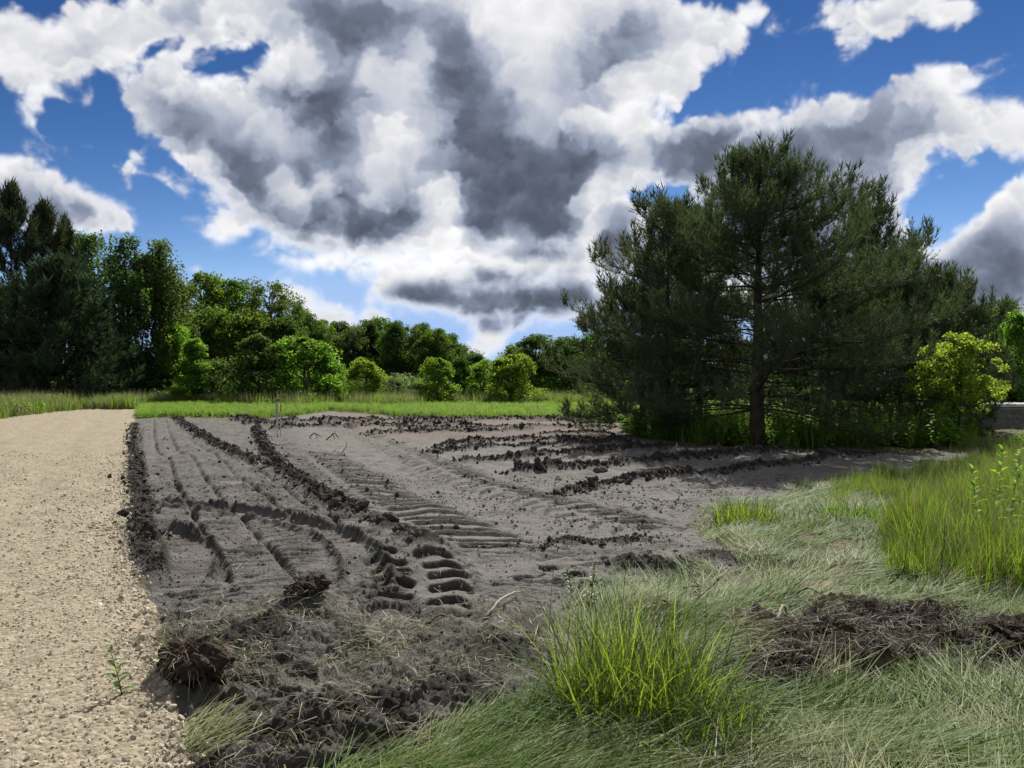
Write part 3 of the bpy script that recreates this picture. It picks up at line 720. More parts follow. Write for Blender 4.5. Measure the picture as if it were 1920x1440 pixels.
# ------------------------------------------------------------------ grass blades
def blades(n, L0, L1, w, lean0, lean1, bend, radius, yaw0=0.0, yaw_spread=2 * PI, seg=4, r=None, head=0.0):
    """a tuft: each blade a tapered strip that leans and then droops"""
    r = r or rng
    L_ = r.uniform(L0, L1, n); yaw = yaw0 + r.uniform(-.5, .5, n) * yaw_spread
    lean = r.uniform(lean0, lean1, n); bd = r.uniform(.3, 1, n) * bend
    rr = radius * np.sqrt(r.random(n)); an = r.uniform(0, 2 * PI, n)
    base = np.stack([rr * np.cos(an), rr * np.sin(an), -.02 * np.ones(n)], 1)
    d = np.stack([np.cos(yaw), np.sin(yaw)], 1); side = np.stack([-np.sin(yaw), np.cos(yaw)], 1)
    tw = r.uniform(-.6, .6, n)
    pts = np.zeros((n, seg + 1, 3)); pts[:, 0] = base
    for k in range(seg):
        th = np.minimum(lean + bd * ((k + .3) / seg) ** 1.4, 2.4)
        st = L_ / seg
        pts[:, k + 1, :2] = pts[:, k, :2] + (np.sin(th) * st)[:, None] * d
        pts[:, k + 1, 2] = pts[:, k, 2] + np.cos(th) * st
    pts[:, 1:, 2] = np.maximum(pts[:, 1:, 2], .004 + .02 * r.random((n, seg)))
    prof = np.array([.8, 1.0, .85, .5, .06]) if seg == 4 else np.interp(np.linspace(0, 1, seg + 1), [0, .3, .7, 1], [.8, 1, .6, .06])
    wv = (w * r.uniform(.6, 1.25, n))[:, None] * prof[None, :] * .5
    sv = np.concatenate([side * np.cos(tw)[:, None], np.sin(tw)[:, None]], 1)
    A = pts - wv[..., None] * sv[:, None, :]; B = pts + wv[..., None] * sv[:, None, :]
    V = np.stack([A, B], 2).reshape(n, -1, 3)
    q = np.array([[2 * k, 2 * k + 1, 2 * k + 3, 2 * k + 2] for k in range(seg)])
    Q = (np.arange(n)[:, None, None] * (2 * seg + 2) + q[None]).reshape(-1, 4)
    return V.reshape(-1, 3), Q
M_GRASS = leaf_mat('fresh_grass', (.075, .14, .02), (.26, .38, .03), .5, .35, .018, rough=.48, spec=.35)
M_GRASS_DARK = leaf_mat('deep_grass', (.05, .10, .018), (.16, .27, .025), .42, .3, .015, rough=.48, spec=.35)
M_HAY = leaf_mat('mown_grass', (.225, .25, .10), (.24, .31, .06), .28, .55, .03, rough=.58, spec=.18)
M_HAYG = leaf_mat('mown_green_grass', (.11, .185, .035), (.25, .40, .04), .38, .5, .02, rough=.55, spec=.2)
M_STRAW = leaf_mat('dry_straw', (.27, .245, .16), (.22, .20, .11), .25, .5, .02, rough=.55, spec=.4)
M_STRAWB = leaf_mat('brown_straw', (.12, .098, .065), (.10, .08, .045), .2, .4, .02, rough=.6, spec=.3)
M_MEADOW = leaf_mat('meadow_grass', (.115, .185, .034), (.30, .45, .055), .46, .3, .02, rough=.5, spec=.35, per_face=True)
M_SEED = leaf_mat('seed_heads', (.24, .225, .12), (.28, .28, .12), .4, .35, .02, rough=.6, spec=.2)
M_HERB = leaf_mat('herb_leaves', (.09, .18, .032), (.30, .52, .055), .5, .3, .02, rough=.6, spec=.15)
def tuft(nm, mat, *a, **k):
    v, q = blades(*a, **k); return np_mesh(nm, v, q, mat)
def yaw_field(x, y):
    return 2.6 * fbm(x * .55, y * .55, 3, 700) + .9

# --- stones of the road
def stone_mesh(k, mat, r):
    bm_v = []; ico = [(0, 0, 1)]
    n = 5
    for z, off in ((.45, 0), (-.45, .6)):
        for i in range(n):
            a = off + i * 2 * PI / n; ico.append((math.cos(a) * .9, math.sin(a) * .9, z))
    ico.append((0, 0, -1))
    v = np.array(ico) * r.uniform(.65, 1.25, (12, 1)) * np.array([1, r.uniform(.6, .95), r.uniform(.45, .7)])
    t = [[0, 1 + i, 1 + (i + 1) % n] for i in range(n)] + [[11, 6 + (i + 1) % n, 6 + i] for i in range(n)]
    for i in range(n):
        a, b, c, d = 1 + i, 1 + (i + 1) % n, 6 + i, 6 + (i + 1) % n
        t += [[a, c, b], [b, c, d]]
    return np_mesh('stone_source', v, np.array(t), mat)
M_STONE = rough_mat('road_stone', (.38, .325, .235), (.68, .60, .46), scale=2.2, bump=.25, rough=.85, dist=.05, var=.30)
M_CRUMB = rough_mat('dry_crumb', (.15, .138, .126), (.33, .305, .278), scale=3, bump=.5, rough=.95, dist=.1, var=.4)
M_CLOD = rough_mat('earth_clod', (.035, .03, .026), (.12, .105, .092), scale=3, bump=.6, rough=.95, dist=.1, var=.5)
stones = source_collection('road_stone_sources', [stone_mesh(k, M_STONE, rng) for k in range(8)])
clods = source_collection('earth_clod_sources', [stone_mesh(k, M_CLOD, rng) for k in range(8)])
x, y = spots(300000, 2.2, 17.0, power=.4)
g = field_at(gravel, x, y); e = field_at(sd_road, x, y) / np.clip(14 * 6 / y, 1, 30)
keep = (rng.random(len(x)) < np.clip(np.maximum(g, .5 * np.exp(-(np.minimum(e, 0) / 1.2) ** 2)) * (.38 + .62 * np.exp(-np.abs(e) / 4.5)) * np.clip(6 / y, .35, 1.2), 0, 1) * .6)
w1_ = (x + 4.1 + .515 * (y - 8)) / math.hypot(1, .515)
keep &= rng.random(len(x)) > .65 * np.maximum(np.exp(-((w1_ + 1.3) / .3) ** 2), np.exp(-((w1_ + 3.1) / .3) ** 2))
x, y, e = x[keep], y[keep], e[keep]
sz = rng.lognormal(-4.85, .45, len(x)) * (1 + .7 * np.exp(-e / 3)) * np.clip(y / 6, .9, 1.25)
o = scatter('road_gravel', stones, 8, np.stack([x, y, ground_z(x, y) + sz * .1], 1), rng.uniform(0, 6.28, (len(x), 3)), np.clip(sz, .004, .035))
tag(o, kind='stuff')
# --- crumbs of earth along the windrows and over the churned soil
x, y = spots(260000, 2.4, 26.0, power=.45)
dm = field_at(damp_shade, x, y); so = field_at(soil, x, y); mu = field_at(mulch, x, y); fg = field_at(STRAW, x, y)
keep = rng.random(len(x)) < np.clip(so * (.0015 + (.5 + .5 * (y > 11)) * dm ** 2.0 * (dm > .55) + .05 * fg) + .3 * mu, 0, 1) * .30
x, y = x[keep], y[keep]
sz = rng.lognormal(-4.3, .55, len(x)) * np.clip(y / 10, .7, 1.35)
o = scatter('soil_crumbs', clods, 8, np.stack([x, y, ground_z(x, y) + sz * .25], 1), rng.uniform(0, 6.28, (len(x), 3)), np.clip(sz, .006, .045))
tag(o, kind='stuff')
print('stones, crumbs', len(sz))

# --- broken clods heaped along every windrow
PX_, SZ_ = [], []
for p, w, h in RIDGES:
    seg = np.hypot(*np.diff(p, axis=0).T); L_ = seg.sum(); Ym = p[:, 1].mean()
    n = int(L_ * np.clip(1700 / Ym, 70, 220)); t = rng.random(n) * L_; k = np.interp(t, np.concatenate([[0], np.cumsum(seg)]), np.arange(len(p)))
    j = np.minimum(k.astype(int), len(p) - 2); q = p[j] + (p[j + 1] - p[j]) * (k - j)[:, None]
    q = q + rng.normal(0, .48 * w, (n, 2)) + .10 * w * np.sin(t * 2.1)[:, None]
    gap = fbm(t * .9 + 37 * h, t * 0 + w * 50, 3, 880) > -.38
    PX_.append(q[gap]); SZ_.append((rng.lognormal(-4.15, .55, n) * np.clip(h / .22, .6, 1.3) * np.clip(Ym / 12, .75, 1.5))[gap])
q = np.concatenate(PX_); sz = np.clip(np.concatenate(SZ_), .01, .11)
o = scatter('windrow_clods', clods, 8, np.stack([q[:, 0], q[:, 1], ground_z(q[:, 0], q[:, 1]) + sz * .45], 1), rng.uniform(0, 6.28, (len(q), 3)), sz)
tag(o, kind='stuff')
# --- fine dry crumbs over the crust
crumb = source_collection('dry_crumb_sources', [stone_mesh(k, M_CRUMB, rng) for k in range(6)])
x, y = spots(150000, 2.4, 13.0, power=.35)
so = field_at(soil, x, y)
keep = rng.random(len(x)) < so * np.clip(.35 + 1.1 * fbm(x * 1.2, y * 1.2, 3, 870), .06, 1) * .34
x, y = x[keep], y[keep]
sz = rng.lognormal(-4.75, .5, len(x)) * np.clip(y / 8, .75, 1.3)
o = scatter('dry_soil_crumbs', crumb, 6, np.stack([x, y, ground_z(x, y) + sz * .2], 1), rng.uniform(0, 6.28, (len(x), 3)), np.clip(sz, .004, .035))
tag(o, kind='stuff')
# --- mown grass lying on the verge
hay = []
for k in range(7): hay.append(tuft('hay_source', M_HAY, 50, .22, .5, .005, 1.22, 1.6, .35, .16, yaw_spread=.9, seg=5))
for k in range(3): hay.append(tuft('hay_source', M_HAYG, 42, .2, .45, .0055, 1.05, 1.5, .5, .15, yaw_spread=1.3, seg=5))
for k in range(2): hay.append(tuft('hay_source', M_STRAW, 36, .12, .4, .005, 1.0, 1.5, .4, .16, yaw_spread=2.6, seg=4))
hayc = source_collection('mown_grass_sources', hay)
x, y = spots(72000, 2.3, 14.5, -.8, 1.45, power=.5)
so, gr, mu, ba = (field_at(F, x, y) for F in (soil, gravel, mulch, bare.reshape(XX.shape)))
pn = fbm(x * .9, y * .9, 3, 720)
px_, py_ = picpos(x, y)
lying = (x > 0) | (py_ > 1250)
keep = lying & (rng.random(len(x)) < (1 - so) ** 2 * (1 - gr) ** 2 * (1 - .98 * np.clip(mu * 1.6, 0, 1)) * (1 - .95 * ba) * np.clip(.8 + .9 * pn, .15, 1) * .40)
x, y, pn = x[keep], y[keep], pn[keep]
patch = fbm(x * 1.3, y * 1.3, 3, 733)
idx = np.where(patch + .25 * rng.standard_normal(len(x)) > -.02, rng.integers(7, 10, len(x)), np.where(patch + .2 * rng.standard_normal(len(x)) < -.40, rng.integers(10, 12, len(x)), rng.integers(0, 7, len(x))))
rot = np.stack([rng.normal(0, .12, len(x)), rng.normal(.0, .12, len(x)), yaw_field(x, y) + rng.normal(0, .35, len(x))], 1)
o = scatter('mown_grass', hayc, 12, np.stack([x, y, ground_z(x, y) + rng.random(len(x)) * .02], 1), rot, rng.uniform(.65, 1.1, len(x)), idx=idx)
tag(o, kind='stuff')
print('hay', len(x))
# --- straw and roots strewn over the churned soil
st = [tuft('straw_source', m, 13, .06, .22, .0032, 1.35, 1.62, .25, .14, yaw_spread=2 * PI, seg=4) for m in (M_STRAW, M_STRAW, M_STRAWB, M_STRAWB, M_HAY)]
stc = source_collection('straw_sources', st)
x, y = spots(90000, 2.3, 9.5, power=.6)
sw = field_at(STRAW, x, y); mu = field_at(mulch, x, y); dm = field_at(damp_shade, x, y); so = field_at(soil, x, y)
pn = fbm(x * 1.5, y * 1.5, 3, 760)
keep = rng.random(len(x)) < np.clip(sw * np.clip(.45 + 1.5 * pn, .03, 1) * .5 + .22 * mu + .010 * so * (y < 8), 0, 1) * .34
x, y = x[keep], y[keep]
rot = np.stack([rng.normal(0, .13, len(x)), rng.normal(0, .13, len(x)), rng.uniform(0, 6.28, len(x))], 1)
mu = field_at(mulch, x, y)
o = scatter('strewn_straw', stc, 5, np.stack([x, y, ground_z(x, y) + .012], 1), rot, rng.uniform(.6, 1.3, len(x)), idx=np.where(mu > .5, rng.integers(2, 4, len(x)), rng.integers(0, 5, len(x))))
tag(o, kind='stuff')
print('straw', len(x))

# --- standing grass: (polygon in picture, density per m2, height, sources)
tall = [tuft('tall_source', M_GRASS, 34, .35, .75, .0075, .02, .38, .75, .12) for k in range(5)]
tall += [tuft('tall_source', M_GRASS_DARK, 30, .3, .65, .007, .02, .45, .8, .13) for k in range(2)]
tall += [tuft('tall_source', M_HAY, 18, .35, .7, .005, .1, .6, .8, .14), tuft('tall_source', M_SEED, 14, .6, .95, .0045, .0, .3, .5, .12), tuft('tall_source', M_STRAW, 16, .3, .6, .005, .2, .9, .8, .14)]
tallc = source_collection('tall_grass_sources', tall)
STAND = [(1650, 1010), (1665, 1075), (1720, 1105), (1800, 1110), (1880, 1130), (2900, 1300), (2900, 895), (1960, 888), (1850, 895), (1760, 945), (1690, 975)]
STAND2 = [(1560, 925), (1700, 890), (1850, 850), (2900, 815), (2900, 900), (1850, 900), (1760, 950), (1650, 960), (1560, 945)]
x, y = spots(120000, 4.4, 24, .2, 1.35, power=.7)
px_, py_ = picpos(x, y)
s1 = poly_sd(STAND, px_, py_) + 25 * fbm(x * 1.5, y * 1.5, 3, 800); s2 = poly_sd(STAND2, px_, py_) + 18 * fbm(x * 1.2, y * 1.2, 3, 810)
pr = np.maximum(sst(-3, 10, s1) * np.clip(.55 + .9 * fbm(x * 1.7, y * 1.7, 2, 818), .3, 1), .34 * sst(-3, 8, s2) * np.clip(.6 + 1.6 * fbm(x * .8, y * .8, 3, 815), .1, 1.4))
keep = rng.random(len(x)) < pr * .72
x, y, s1 = x[keep], y[keep], s1[keep]
sc_ = rng.uniform(.45, 1.05, len(x)) * np.where(s1 > 0, .62 + .3 * sst(0, 40, s1), .62) * (1 + .35 * fbm(x * 1.4, y * 1.4, 2, 816))
rot = np.stack([rng.normal(0, .12, len(x)), rng.normal(0, .12, len(x)), rng.uniform(0, 6.28, len(x))], 1)
o = scatter('standing_grass', tallc, 10, np.stack([x, y, ground_z(x, y)], 1), rot, sc_)
tag(o, kind='stuff')
print('standing', len(x))

# --- the meadow beyond the plot
mead = [tuft('meadow_source', M_MEADOW, 30, .45, .85, .022, .02, .4, .6, .38, seg=3) for k in range(4)]
mead += [tuft('meadow_source', M_SEED, 24, .6, 1.05, .016, .02, .3, .5, .4, seg=3) for k in range(2)]
def herb_mesh(r, n_stems=5, h=.6, leaf=.06, mat=None, spread=.16, pairs=9):
    V, Q = [], []; nb = 0
    for s_ in range(n_stems):
        b = r.normal(0, spread, 2); ln = r.normal(0, .16, 2); hh = h * r.uniform(.55, 1.05)
        for k in range(pairs * 2):
            t = (k + 1) / (pairs * 2); a = r.uniform(0, 6.28); c = np.array([b[0] + ln[0] * t * hh, b[1] + ln[1] * t * hh, hh * (.12 + .88 * t)])
            d = np.array([math.cos(a), math.sin(a), r.uniform(-.35, .5)]); d /= np.linalg.norm(d)
            sd_ = np.cross(d, [0, 0, 1]); sd_ /= np.linalg.norm(sd_); up = np.cross(sd_, d)
            l = leaf * r.uniform(.7, 1.5) * (1.25 - .6 * t); w = l * .34
            v = [c, c + d * l * .5 + sd_ * w + up * .1 * l, c + d * l - up * .15 * l, c + d * l * .5 - sd_ * w + up * .1 * l]
            V += v; Q.append([nb, nb + 1, nb + 2, nb + 3]); nb += 4
    return np.array(V), np.array(Q)
herbs = [np_mesh('herb_source', *herb_mesh(rng, 6, .75, .11), M_HERB) for k in range(4)]
meadc = source_collection('meadow_sources', mead + herbs)
x, y = spots(115000, 20, 96, -1.1, .5, power=.15)
px_, py_ = picpos(x, y)
so, gr = field_at(soil, x, y), field_at(gravel, x, y)
field = (sst(0, 2.0, -poly_sd(SOIL, px_, py_)) * sst(0, 1.0, -poly_sd(ROAD, px_, py_)) * (px_ < 1240) * np.where(px_ < 245, 1, py_ < 812))
keep = (rng.random(len(x)) < field * .62)
x, y, px_, py_ = x[keep], y[keep], px_[keep], py_[keep]
front = (py_ > 762 + 8 * fbm(x * .15, y * .15, 2, 830)) & (px_ > 250)
u_ = rng.random(len(x))
idx = np.where(front, np.where(u_ < .55, rng.integers(6, 10, len(x)), rng.integers(0, 4, len(x))), np.where(u_ < .38, rng.integers(4, 6, len(x)), np.where(u_ < .9, rng.integers(0, 4, len(x)), rng.integers(6, 10, len(x)))))
sc_ = rng.uniform(.7, 1.15, len(x)) * np.where(front, .58, 1.25)
rot = np.stack([rng.normal(0, .08, len(x)), rng.normal(0, .08, len(x)), rng.uniform(0, 6.28, len(x))], 1)
o = scatter('meadow_grass', meadc, 10, np.stack([x, y, ground_z(x, y)], 1), rot, sc_, idx=idx)
tag(o, kind='stuff')
print('meadow', len(x))
# --- nettles and young growth under the pines
x, y = spots(11000, 15, 34, .08, .95, power=.6)
px_, py_ = picpos(x, y)
UNDER = [(1178, 818), (1250, 829), (1340, 836), (1420, 841), (1560, 842), (1700, 843), (1800, 842), (1930, 846), (2300, 830), (2300, 785), (1800, 786), (1180, 788)]
keep = ((px_ < 1832) | (y < 19)) & (rng.random(len(x)) < sst(-1, 3, poly_sd(UNDER, px_, py_)) * np.clip(.7 + .8 * fbm(x * .5, y * .5, 3, 850), .2, 1) * .8)
x, y = x[keep], y[keep]; px_, py_ = picpos(x, y)
und = [np_mesh('undergrowth_source', *herb_mesh(rng, 5, .95, .10, pairs=10), M_HERB) for k in range(5)] + [mead[0], mead[1]]
undc = source_collection('undergrowth_sources', und)
sc_ = rng.uniform(.45, 1.2, len(x)) * np.where(px_ > 1790, .5, 1.0)
o = scatter('undergrowth', undc, 7, np.stack([x, y, ground_z(x, y)], 1), np.stack([rng.normal(0, .1, len(x)), rng.normal(0, .1, len(x)), rng.uniform(0, 6.28, len(x))], 1), sc_)
tag(o, kind='stuff')
print('under', len(x))

# ------------------------------------------------------------------ trees
M_BARK = rough_mat('grey_bark', (.05, .042, .034), (.15, .13, .11), scale=9, bump=.6, rough=.95, stretch=(1, 1, .25))
M_PBARK = rough_mat('pine_bark', (.026, .020, .016), (.10, .072, .054), scale=10, bump=.8, rough=.95, stretch=(1, 1, .3))
M_BBARK = rough_mat('birch_bark', (.04, .036, .032), (.40, .38, .34), scale=5, bump=.3, rough=.8, stretch=(1, 1, 2.5))
M_LEAF = leaf_mat('leaf_mid', (.056, .108, .020), (.19, .36, .03), .44, .4, .02, rough=.62, spec=.14)
M_LEAFD = leaf_mat('leaf_deep', (.040, .082, .018), (.12, .24, .024), .4, .4, .015, rough=.62, spec=.12)
M_LEAFB = leaf_mat('leaf_bright', (.074, .15, .02), (.30, .52, .035), .48, .35, .015, rough=.6, spec=.15)
M_LEAFY = leaf_mat('leaf_yellow', (.14, .225, .028), (.46, .62, .06), .56, .25, .012, rough=.6, spec=.15)
M_LEAFG = leaf_mat('leaf_grey', (.095, .13, .06), (.20, .30, .07), .4, .3, .02, rough=.65, spec=.12)
M_BIRCH = leaf_mat('leaf_birch', (.060, .096, .027), (.16, .26, .036), .44, .4, .02, rough=.62, spec=.12)
M_NEEDLE = leaf_mat('pine_needles', (.090, .110, .062), (.125, .18, .05), .26, .5, .02, rough=.65, spec=.08)
M_NEEDLEF = leaf_mat('far_pine_needles', (.058, .08, .046), (.08, .13, .034), .2, .4, .02, rough=.65, spec=.06)
def unit(v): return v / (np.linalg.norm(v, axis=-1, keepdims=True) + 1e-9)
def leaf_quads(C, size, r, up=.35, aspect=.62):
    n = len(C)
    nrm = unit(r.standard_normal((n, 3)) + np.array([0, 0, up])); d = unit(np.cross(nrm, r.standard_normal((n, 3)))); s = np.cross(nrm, d)
    l = (size * r.uniform(.6, 1.35, n))[:, None] * .5
    V = np.stack([C - d * l, C + s * l * aspect - d * l * .1, C + d * l, C - s * l * aspect - d * l * .1], 1)
    return V.reshape(-1, 3), np.arange(4 * n).reshape(n, 4)
def limb(mb, a, b, r0, r1, r, sag=.15, n=6, k=5):
    a = np.asarray(a, float); b = np.asarray(b, float); t = np.linspace(0, 1, n)[:, None]
    l = np.linalg.norm(b - a); mid = (a + b) / 2 + r.normal(0, .06, 3) * l + np.array([0, 0, -sag * l])
    P = (1 - t) ** 2 * a + 2 * t * (1 - t) * mid + t ** 2 * b
    mb.tube(P, np.linspace(r0, r1, n), k); return P
def leafy(seed, h, w, z0, n_cl, n_leaf, leaf, mats, shape='round', shell=.45, cl_r=.17, stems=1, flat=.75):
    """a broadleaved tree or bush of height h, crown width w starting at z0: limbs out to leaf clumps"""
    r = np.random.default_rng(seed); mb = MB(); L_ = []
    hc = h - z0; tops = []
    for s_ in range(stems):
        b = np.array([r.normal(0, .04 * w) if stems > 1 else 0, r.normal(0, .04 * w) if stems > 1 else 0, -.1])
        t = np.array([r.normal(0, .05 * w) + (r.normal(0, .12 * w) if stems > 1 else 0), r.normal(0, .05 * w), z0 + hc * r.uniform(.75, .9)])
        P = limb(mb, b, t, .018 * h + .02, .006 * h, r, 0, 9, 7); tops.append(P)
    for c in range(n_cl):
        u = r.random() ** .75; zz = z0 + hc * (.04 + .94 * u)
        if shape == 'round': prof = math.sqrt(max(0, 1 - ((u - .42) / .60) ** 2))
        elif shape == 'dome': prof = math.sqrt(max(0, 1 - (u * .98) ** 2.4))
        elif shape == 'cone': prof = (1 - u) ** .8 + .08
        else: prof = math.sqrt(max(0, 1 - ((u - .6) / .62) ** 2))
        a = r.uniform(0, 2 * PI); rad = w / 2 * prof * (1 - (1 - shell) * r.random() ** 1.6) * r.uniform(.66, 1.16) * (1 + .20 * math.sin(2 * a + seed) + .14 * math.sin(3 * a + 4 * u + 2 * seed))
        ctr = np.array([math.cos(a) * rad, math.sin(a) * rad, zz])
        P = tops[r.integers(len(tops))]; j = np.argmin(np.abs(P[:, 2] - max(z0 * .5, zz - .45 * rad - .05 * h))); j = min(j, len(P) - 1)
        limb(mb, P[j], ctr, .006 * h, .0015 * h, r, .08, 5, 4)
        cr = cl_r * h * r.uniform(.45, 1.4) * (.55 + .45 * prof)
        m = int(n_leaf / n_cl * r.uniform(.6, 1.4))
        q = unit(r.standard_normal((m, 3)) + np.array([0, 0, .25])) * (r.random((m, 1)) ** .45) * cr * np.array([1, 1, flat]) + ctr
        L_.append(q)
    C = np.concatenate(L_); C = C[C[:, 2] > .02]
    V, Q = leaf_quads(C, leaf, r)
    return mb.mesh('trunk', mats[0], True), np_mesh('crown', V, Q, mats[1])
def weeping(seed, h, w, z0, n_str, leaf, mats, strand=2.0, dens=9):
    r = np.random.default_rng(seed); mb = MB(); L_ = []
    P = limb(mb, (0, 0, -.1), (r.normal(0, .3), r.normal(0, .3), h * .93), .014 * h, .02, r, 0, 12, 7)
    for b in range(48):
        u = .10 + .88 * r.random(); zz = z0 + (h - z0) * u
        a = r.uniform(0, 2 * PI); prof = math.sqrt(max(0.02, 1 - ((u - .45) / .58) ** 2)); rad = w / 2 * prof * r.uniform(.35, 1.1)
        e = np.array([math.cos(a) * rad, math.sin(a) * rad, zz]); j = np.argmin(np.abs(P[:, 2] - (zz - rad * .9)))
        B = limb(mb, P[j], e, .005 * h, .01, r, -.12, 7, 4)
        for s_ in range(n_str // 48):
            t = r.uniform(.3, 1.0); c = B[min(6, int(t * 6.99))] + r.normal(0, .35, 3) * np.array([1, 1, .5])
            l = strand * r.uniform(.35, 1.15); m = int(l * dens) + 2; tt = np.linspace(0, 1, m)
            d = unit(np.array([math.cos(a), math.sin(a), 0.]) + r.normal(0, .5, 3) * np.array([1, 1, 0]))
            q = c + d * (.35 * np.sqrt(tt))[:, None] * l * .5 + np.array([0, 0, -1.]) * (tt ** 1.3)[:, None] * l + r.normal(0, .07, (m, 3))
            L_.append(q)
    C = np.concatenate(L_); C = C[C[:, 2] > .1]
    V, Q = leaf_quads(C, leaf, r, .1)
    return mb.mesh('trunk', mats[0], True), np_mesh('crown', V, Q, mats[1])
def brush_templates(length, n, nl, nw, r, K=5, ang=(.5, 1.0)):
    out = []
    for k in range(K):
        t = r.random(n) * .92 + .04; a = r.uniform(0, 2 * PI, n); th = r.uniform(*ang, n) * (1.15 - .55 * t)
        d = np.stack([np.sin(th) * np.cos(a), np.sin(th) * np.sin(a), np.cos(th)], 1); b = np.stack([0 * t, 0 * t, t * length], 1)
        s = unit(np.cross(d, r.standard_normal((n, 3)))); l = nl * r.uniform(.7, 1.15, (n, 1))
        out.append(np.stack([b - s * nw / 2, b + s * nw / 2, b + d * l], 1).reshape(-1, 3))
    return np.array(out)
def place_brushes(T, base, dirs, scale, r):
    n = len(base); k = r.integers(0, len(T), n); z = unit(dirs)
    x = unit(np.cross(z, unit(r.standard_normal((n, 3))))); y = np.cross(z, x)
    R = np.stack([x, y, z], 1)                                # rows: local axes in world
    V = np.einsum('nvi,nij->nvj', T[k], R) * scale[:, None, None] + base[:, None, :]
    V = V.reshape(-1, 3); return V, np.arange(len(V)).reshape(-1, 3)
def pine(seed, h, z0, reach, shoots, mats, gap=.42, per=(4, 7), trunk_r=.16, twig_step=.22, shoot_step=.10, shoot_s=1.0, lean=(0, 0), wild=.15, candle=True, upturn=.5, low_droop=.25, up0=.12, up1=.95, dead=0):
    """a pine: whorls of limbs that sweep up at the ends, twigs along them, bottle-brush shoots along the twigs; reach(u, azimuth) gives limb length"""
    r = np.random.default_rng(seed); wood = MB(); B, D, S = [], [], []
    nz = 14; zz = np.linspace(-.1, h, nz); tx = lean[0] * (zz / h) ** 1.5 + np.cumsum(r.normal(0, .012 * h / 8, nz)); ty = lean[1] * (zz / h) ** 1.5 + np.cumsum(r.normal(0, .012 * h / 8, nz)); tx[:2] = 0; ty[:2] = 0
    tr = trunk_r * (1 - .93 * (np.clip(zz, 0, h) / h) ** .9); tr[0] *= 1.35
    wood.tube(np.stack([tx, ty, zz], 1), tr, 9)
    z = z0
    while z < h * .985:
        u = (z - z0) / (h - z0); nb = r.integers(*per) if u < .93 else 4; a0 = r.uniform(0, 2 * PI)
        for b in range(nb):
            a = a0 + b * 2 * PI / nb + r.normal(0, .25); l = reach(u, a) * r.uniform(1 - 2 * wild, 1 + wild) * (1 + .35 * math.sin(3 * a + 5 * u) * wild)
            if l < .12: l = .12
            st = np.array([np.interp(z, zz, tx), np.interp(z, zz, ty), z + r.normal(0, .06)])
            el = up0 + (up1 - up0) * u ** 1.6 + r.normal(0, .1); n = max(5, int(l / .18)); t = np.linspace(0, 1, n)
            az = a + np.cumsum(r.normal(0, .05, n)); e = el + np.cumsum(r.normal(0, .035, n)) - low_droop * (1 - u) * np.sin(t * PI * .8) + (upturn * (1 - .4 * u)) * t ** 3
            dv = np.stack([np.cos(az) * np.cos(e), np.sin(az) * np.cos(e), np.sin(e)], 1)
            P = st + np.concatenate([[np.zeros(3)], np.cumsum(dv[:-1] * l / (n - 1), 0)])
            wood.tube(P, np.linspace(.007 + .0062 * l, .003, n), 5, cap=False)
            if dead and u < dead and r.random() < .5: continue
            # twigs
            t0 = .12 + .28 * (1 - u) if l > .9 else .1
            for q in np.arange(t0 * l, l, twig_step):
                f = q / l * (n - 1); j = min(int(f), n - 2); p = P[j] + (P[j + 1] - P[j]) * (f - j); d = dv[j]
                for sgn in ((-1, 1) if r.random() < .75 else (r.choice([-1, 1]),)):
                    tl = (.16 + .34 * (l - q) * .9 + .12 * r.random()) * r.uniform(.6, 1.15); tl = min(tl, 1.1)
                    sd_ = np.cross(d, [0, 0, 1]); sd_ /= np.linalg.norm(sd_) + 1e-9
                    td = d * r.uniform(.5, .9) + sgn * sd_ * r.uniform(.5, .95) + np.array([0, 0, r.uniform(.0, .5)]); td /= np.linalg.norm(td)
                    m = max(2, int(tl / shoot_step)); k = np.linspace(0, 1, m)[:, None]
                    tp = p + td * tl * k + np.array([0, 0, .25 * tl]) * k ** 2
                    wood.add(np.array([p - [0, 0, .006], p + [0, 0, .006], tp[-1]]), t=[[0, 1, 2]])
                    B.append(tp); D.append(td + r.normal(0, .38, (m, 3)) + np.array([0, 0, .35]) + np.array([0, 0, .35]) * k); S.append(np.full(m, 1.0) * r.uniform(.75, 1.15, m))
                    if candle and r.random() < .6: B.append(tp[-1:]); D.append(np.array([[0, 0, 1.]]) + r.normal(0, .16, (1, 3))); S.append(r.uniform(1.1, 1.5, 1))
            m = max(3, int(l * (1 - t0) / (shoot_step * .8))); f = np.linspace(t0, 1, m) * (n - 1); j = np.minimum(f.astype(int), n - 2)
            B.append(P[j] + (P[j + 1] - P[j]) * (f - j)[:, None]); D.append(dv[j] + r.normal(0, .35, (m, 3)) + np.array([0, 0, .3])); S.append(r.uniform(.8, 1.2, m))
            if candle:                                        # upright new shoots at the tip of the limb
                m = 3 if u < .4 else 6; B.append(np.repeat(P[-1:], m, 0) + r.normal(0, .07, (m, 3))); D.append(np.array([0, 0, 1.]) + r.normal(0, .18, (m, 3)) + .3 * dv[-1]); S.append(r.uniform(1.2, 1.9, m) * (1 + .35 * u))
        z += gap * r.uniform(.75, 1.2) * (1 - .35 * u)
    m = 16; B.append(np.stack([np.full(m, tx[-1]) + r.normal(0, .03, m), np.full(m, ty[-1]) + r.normal(0, .03, m), h - np.linspace(.9, -.1, m)], 1)); D.append(np.array([0, 0, 1.]) + r.normal(0, .3, (m, 3))); S.append(r.uniform(.9, 1.3, m))
    B, D, S = np.concatenate(B), np.concatenate(D), np.concatenate(S)
    V, T = place_brushes(shoots, B, D, S * shoot_s, r)
    print('pine', len(B), len(T))
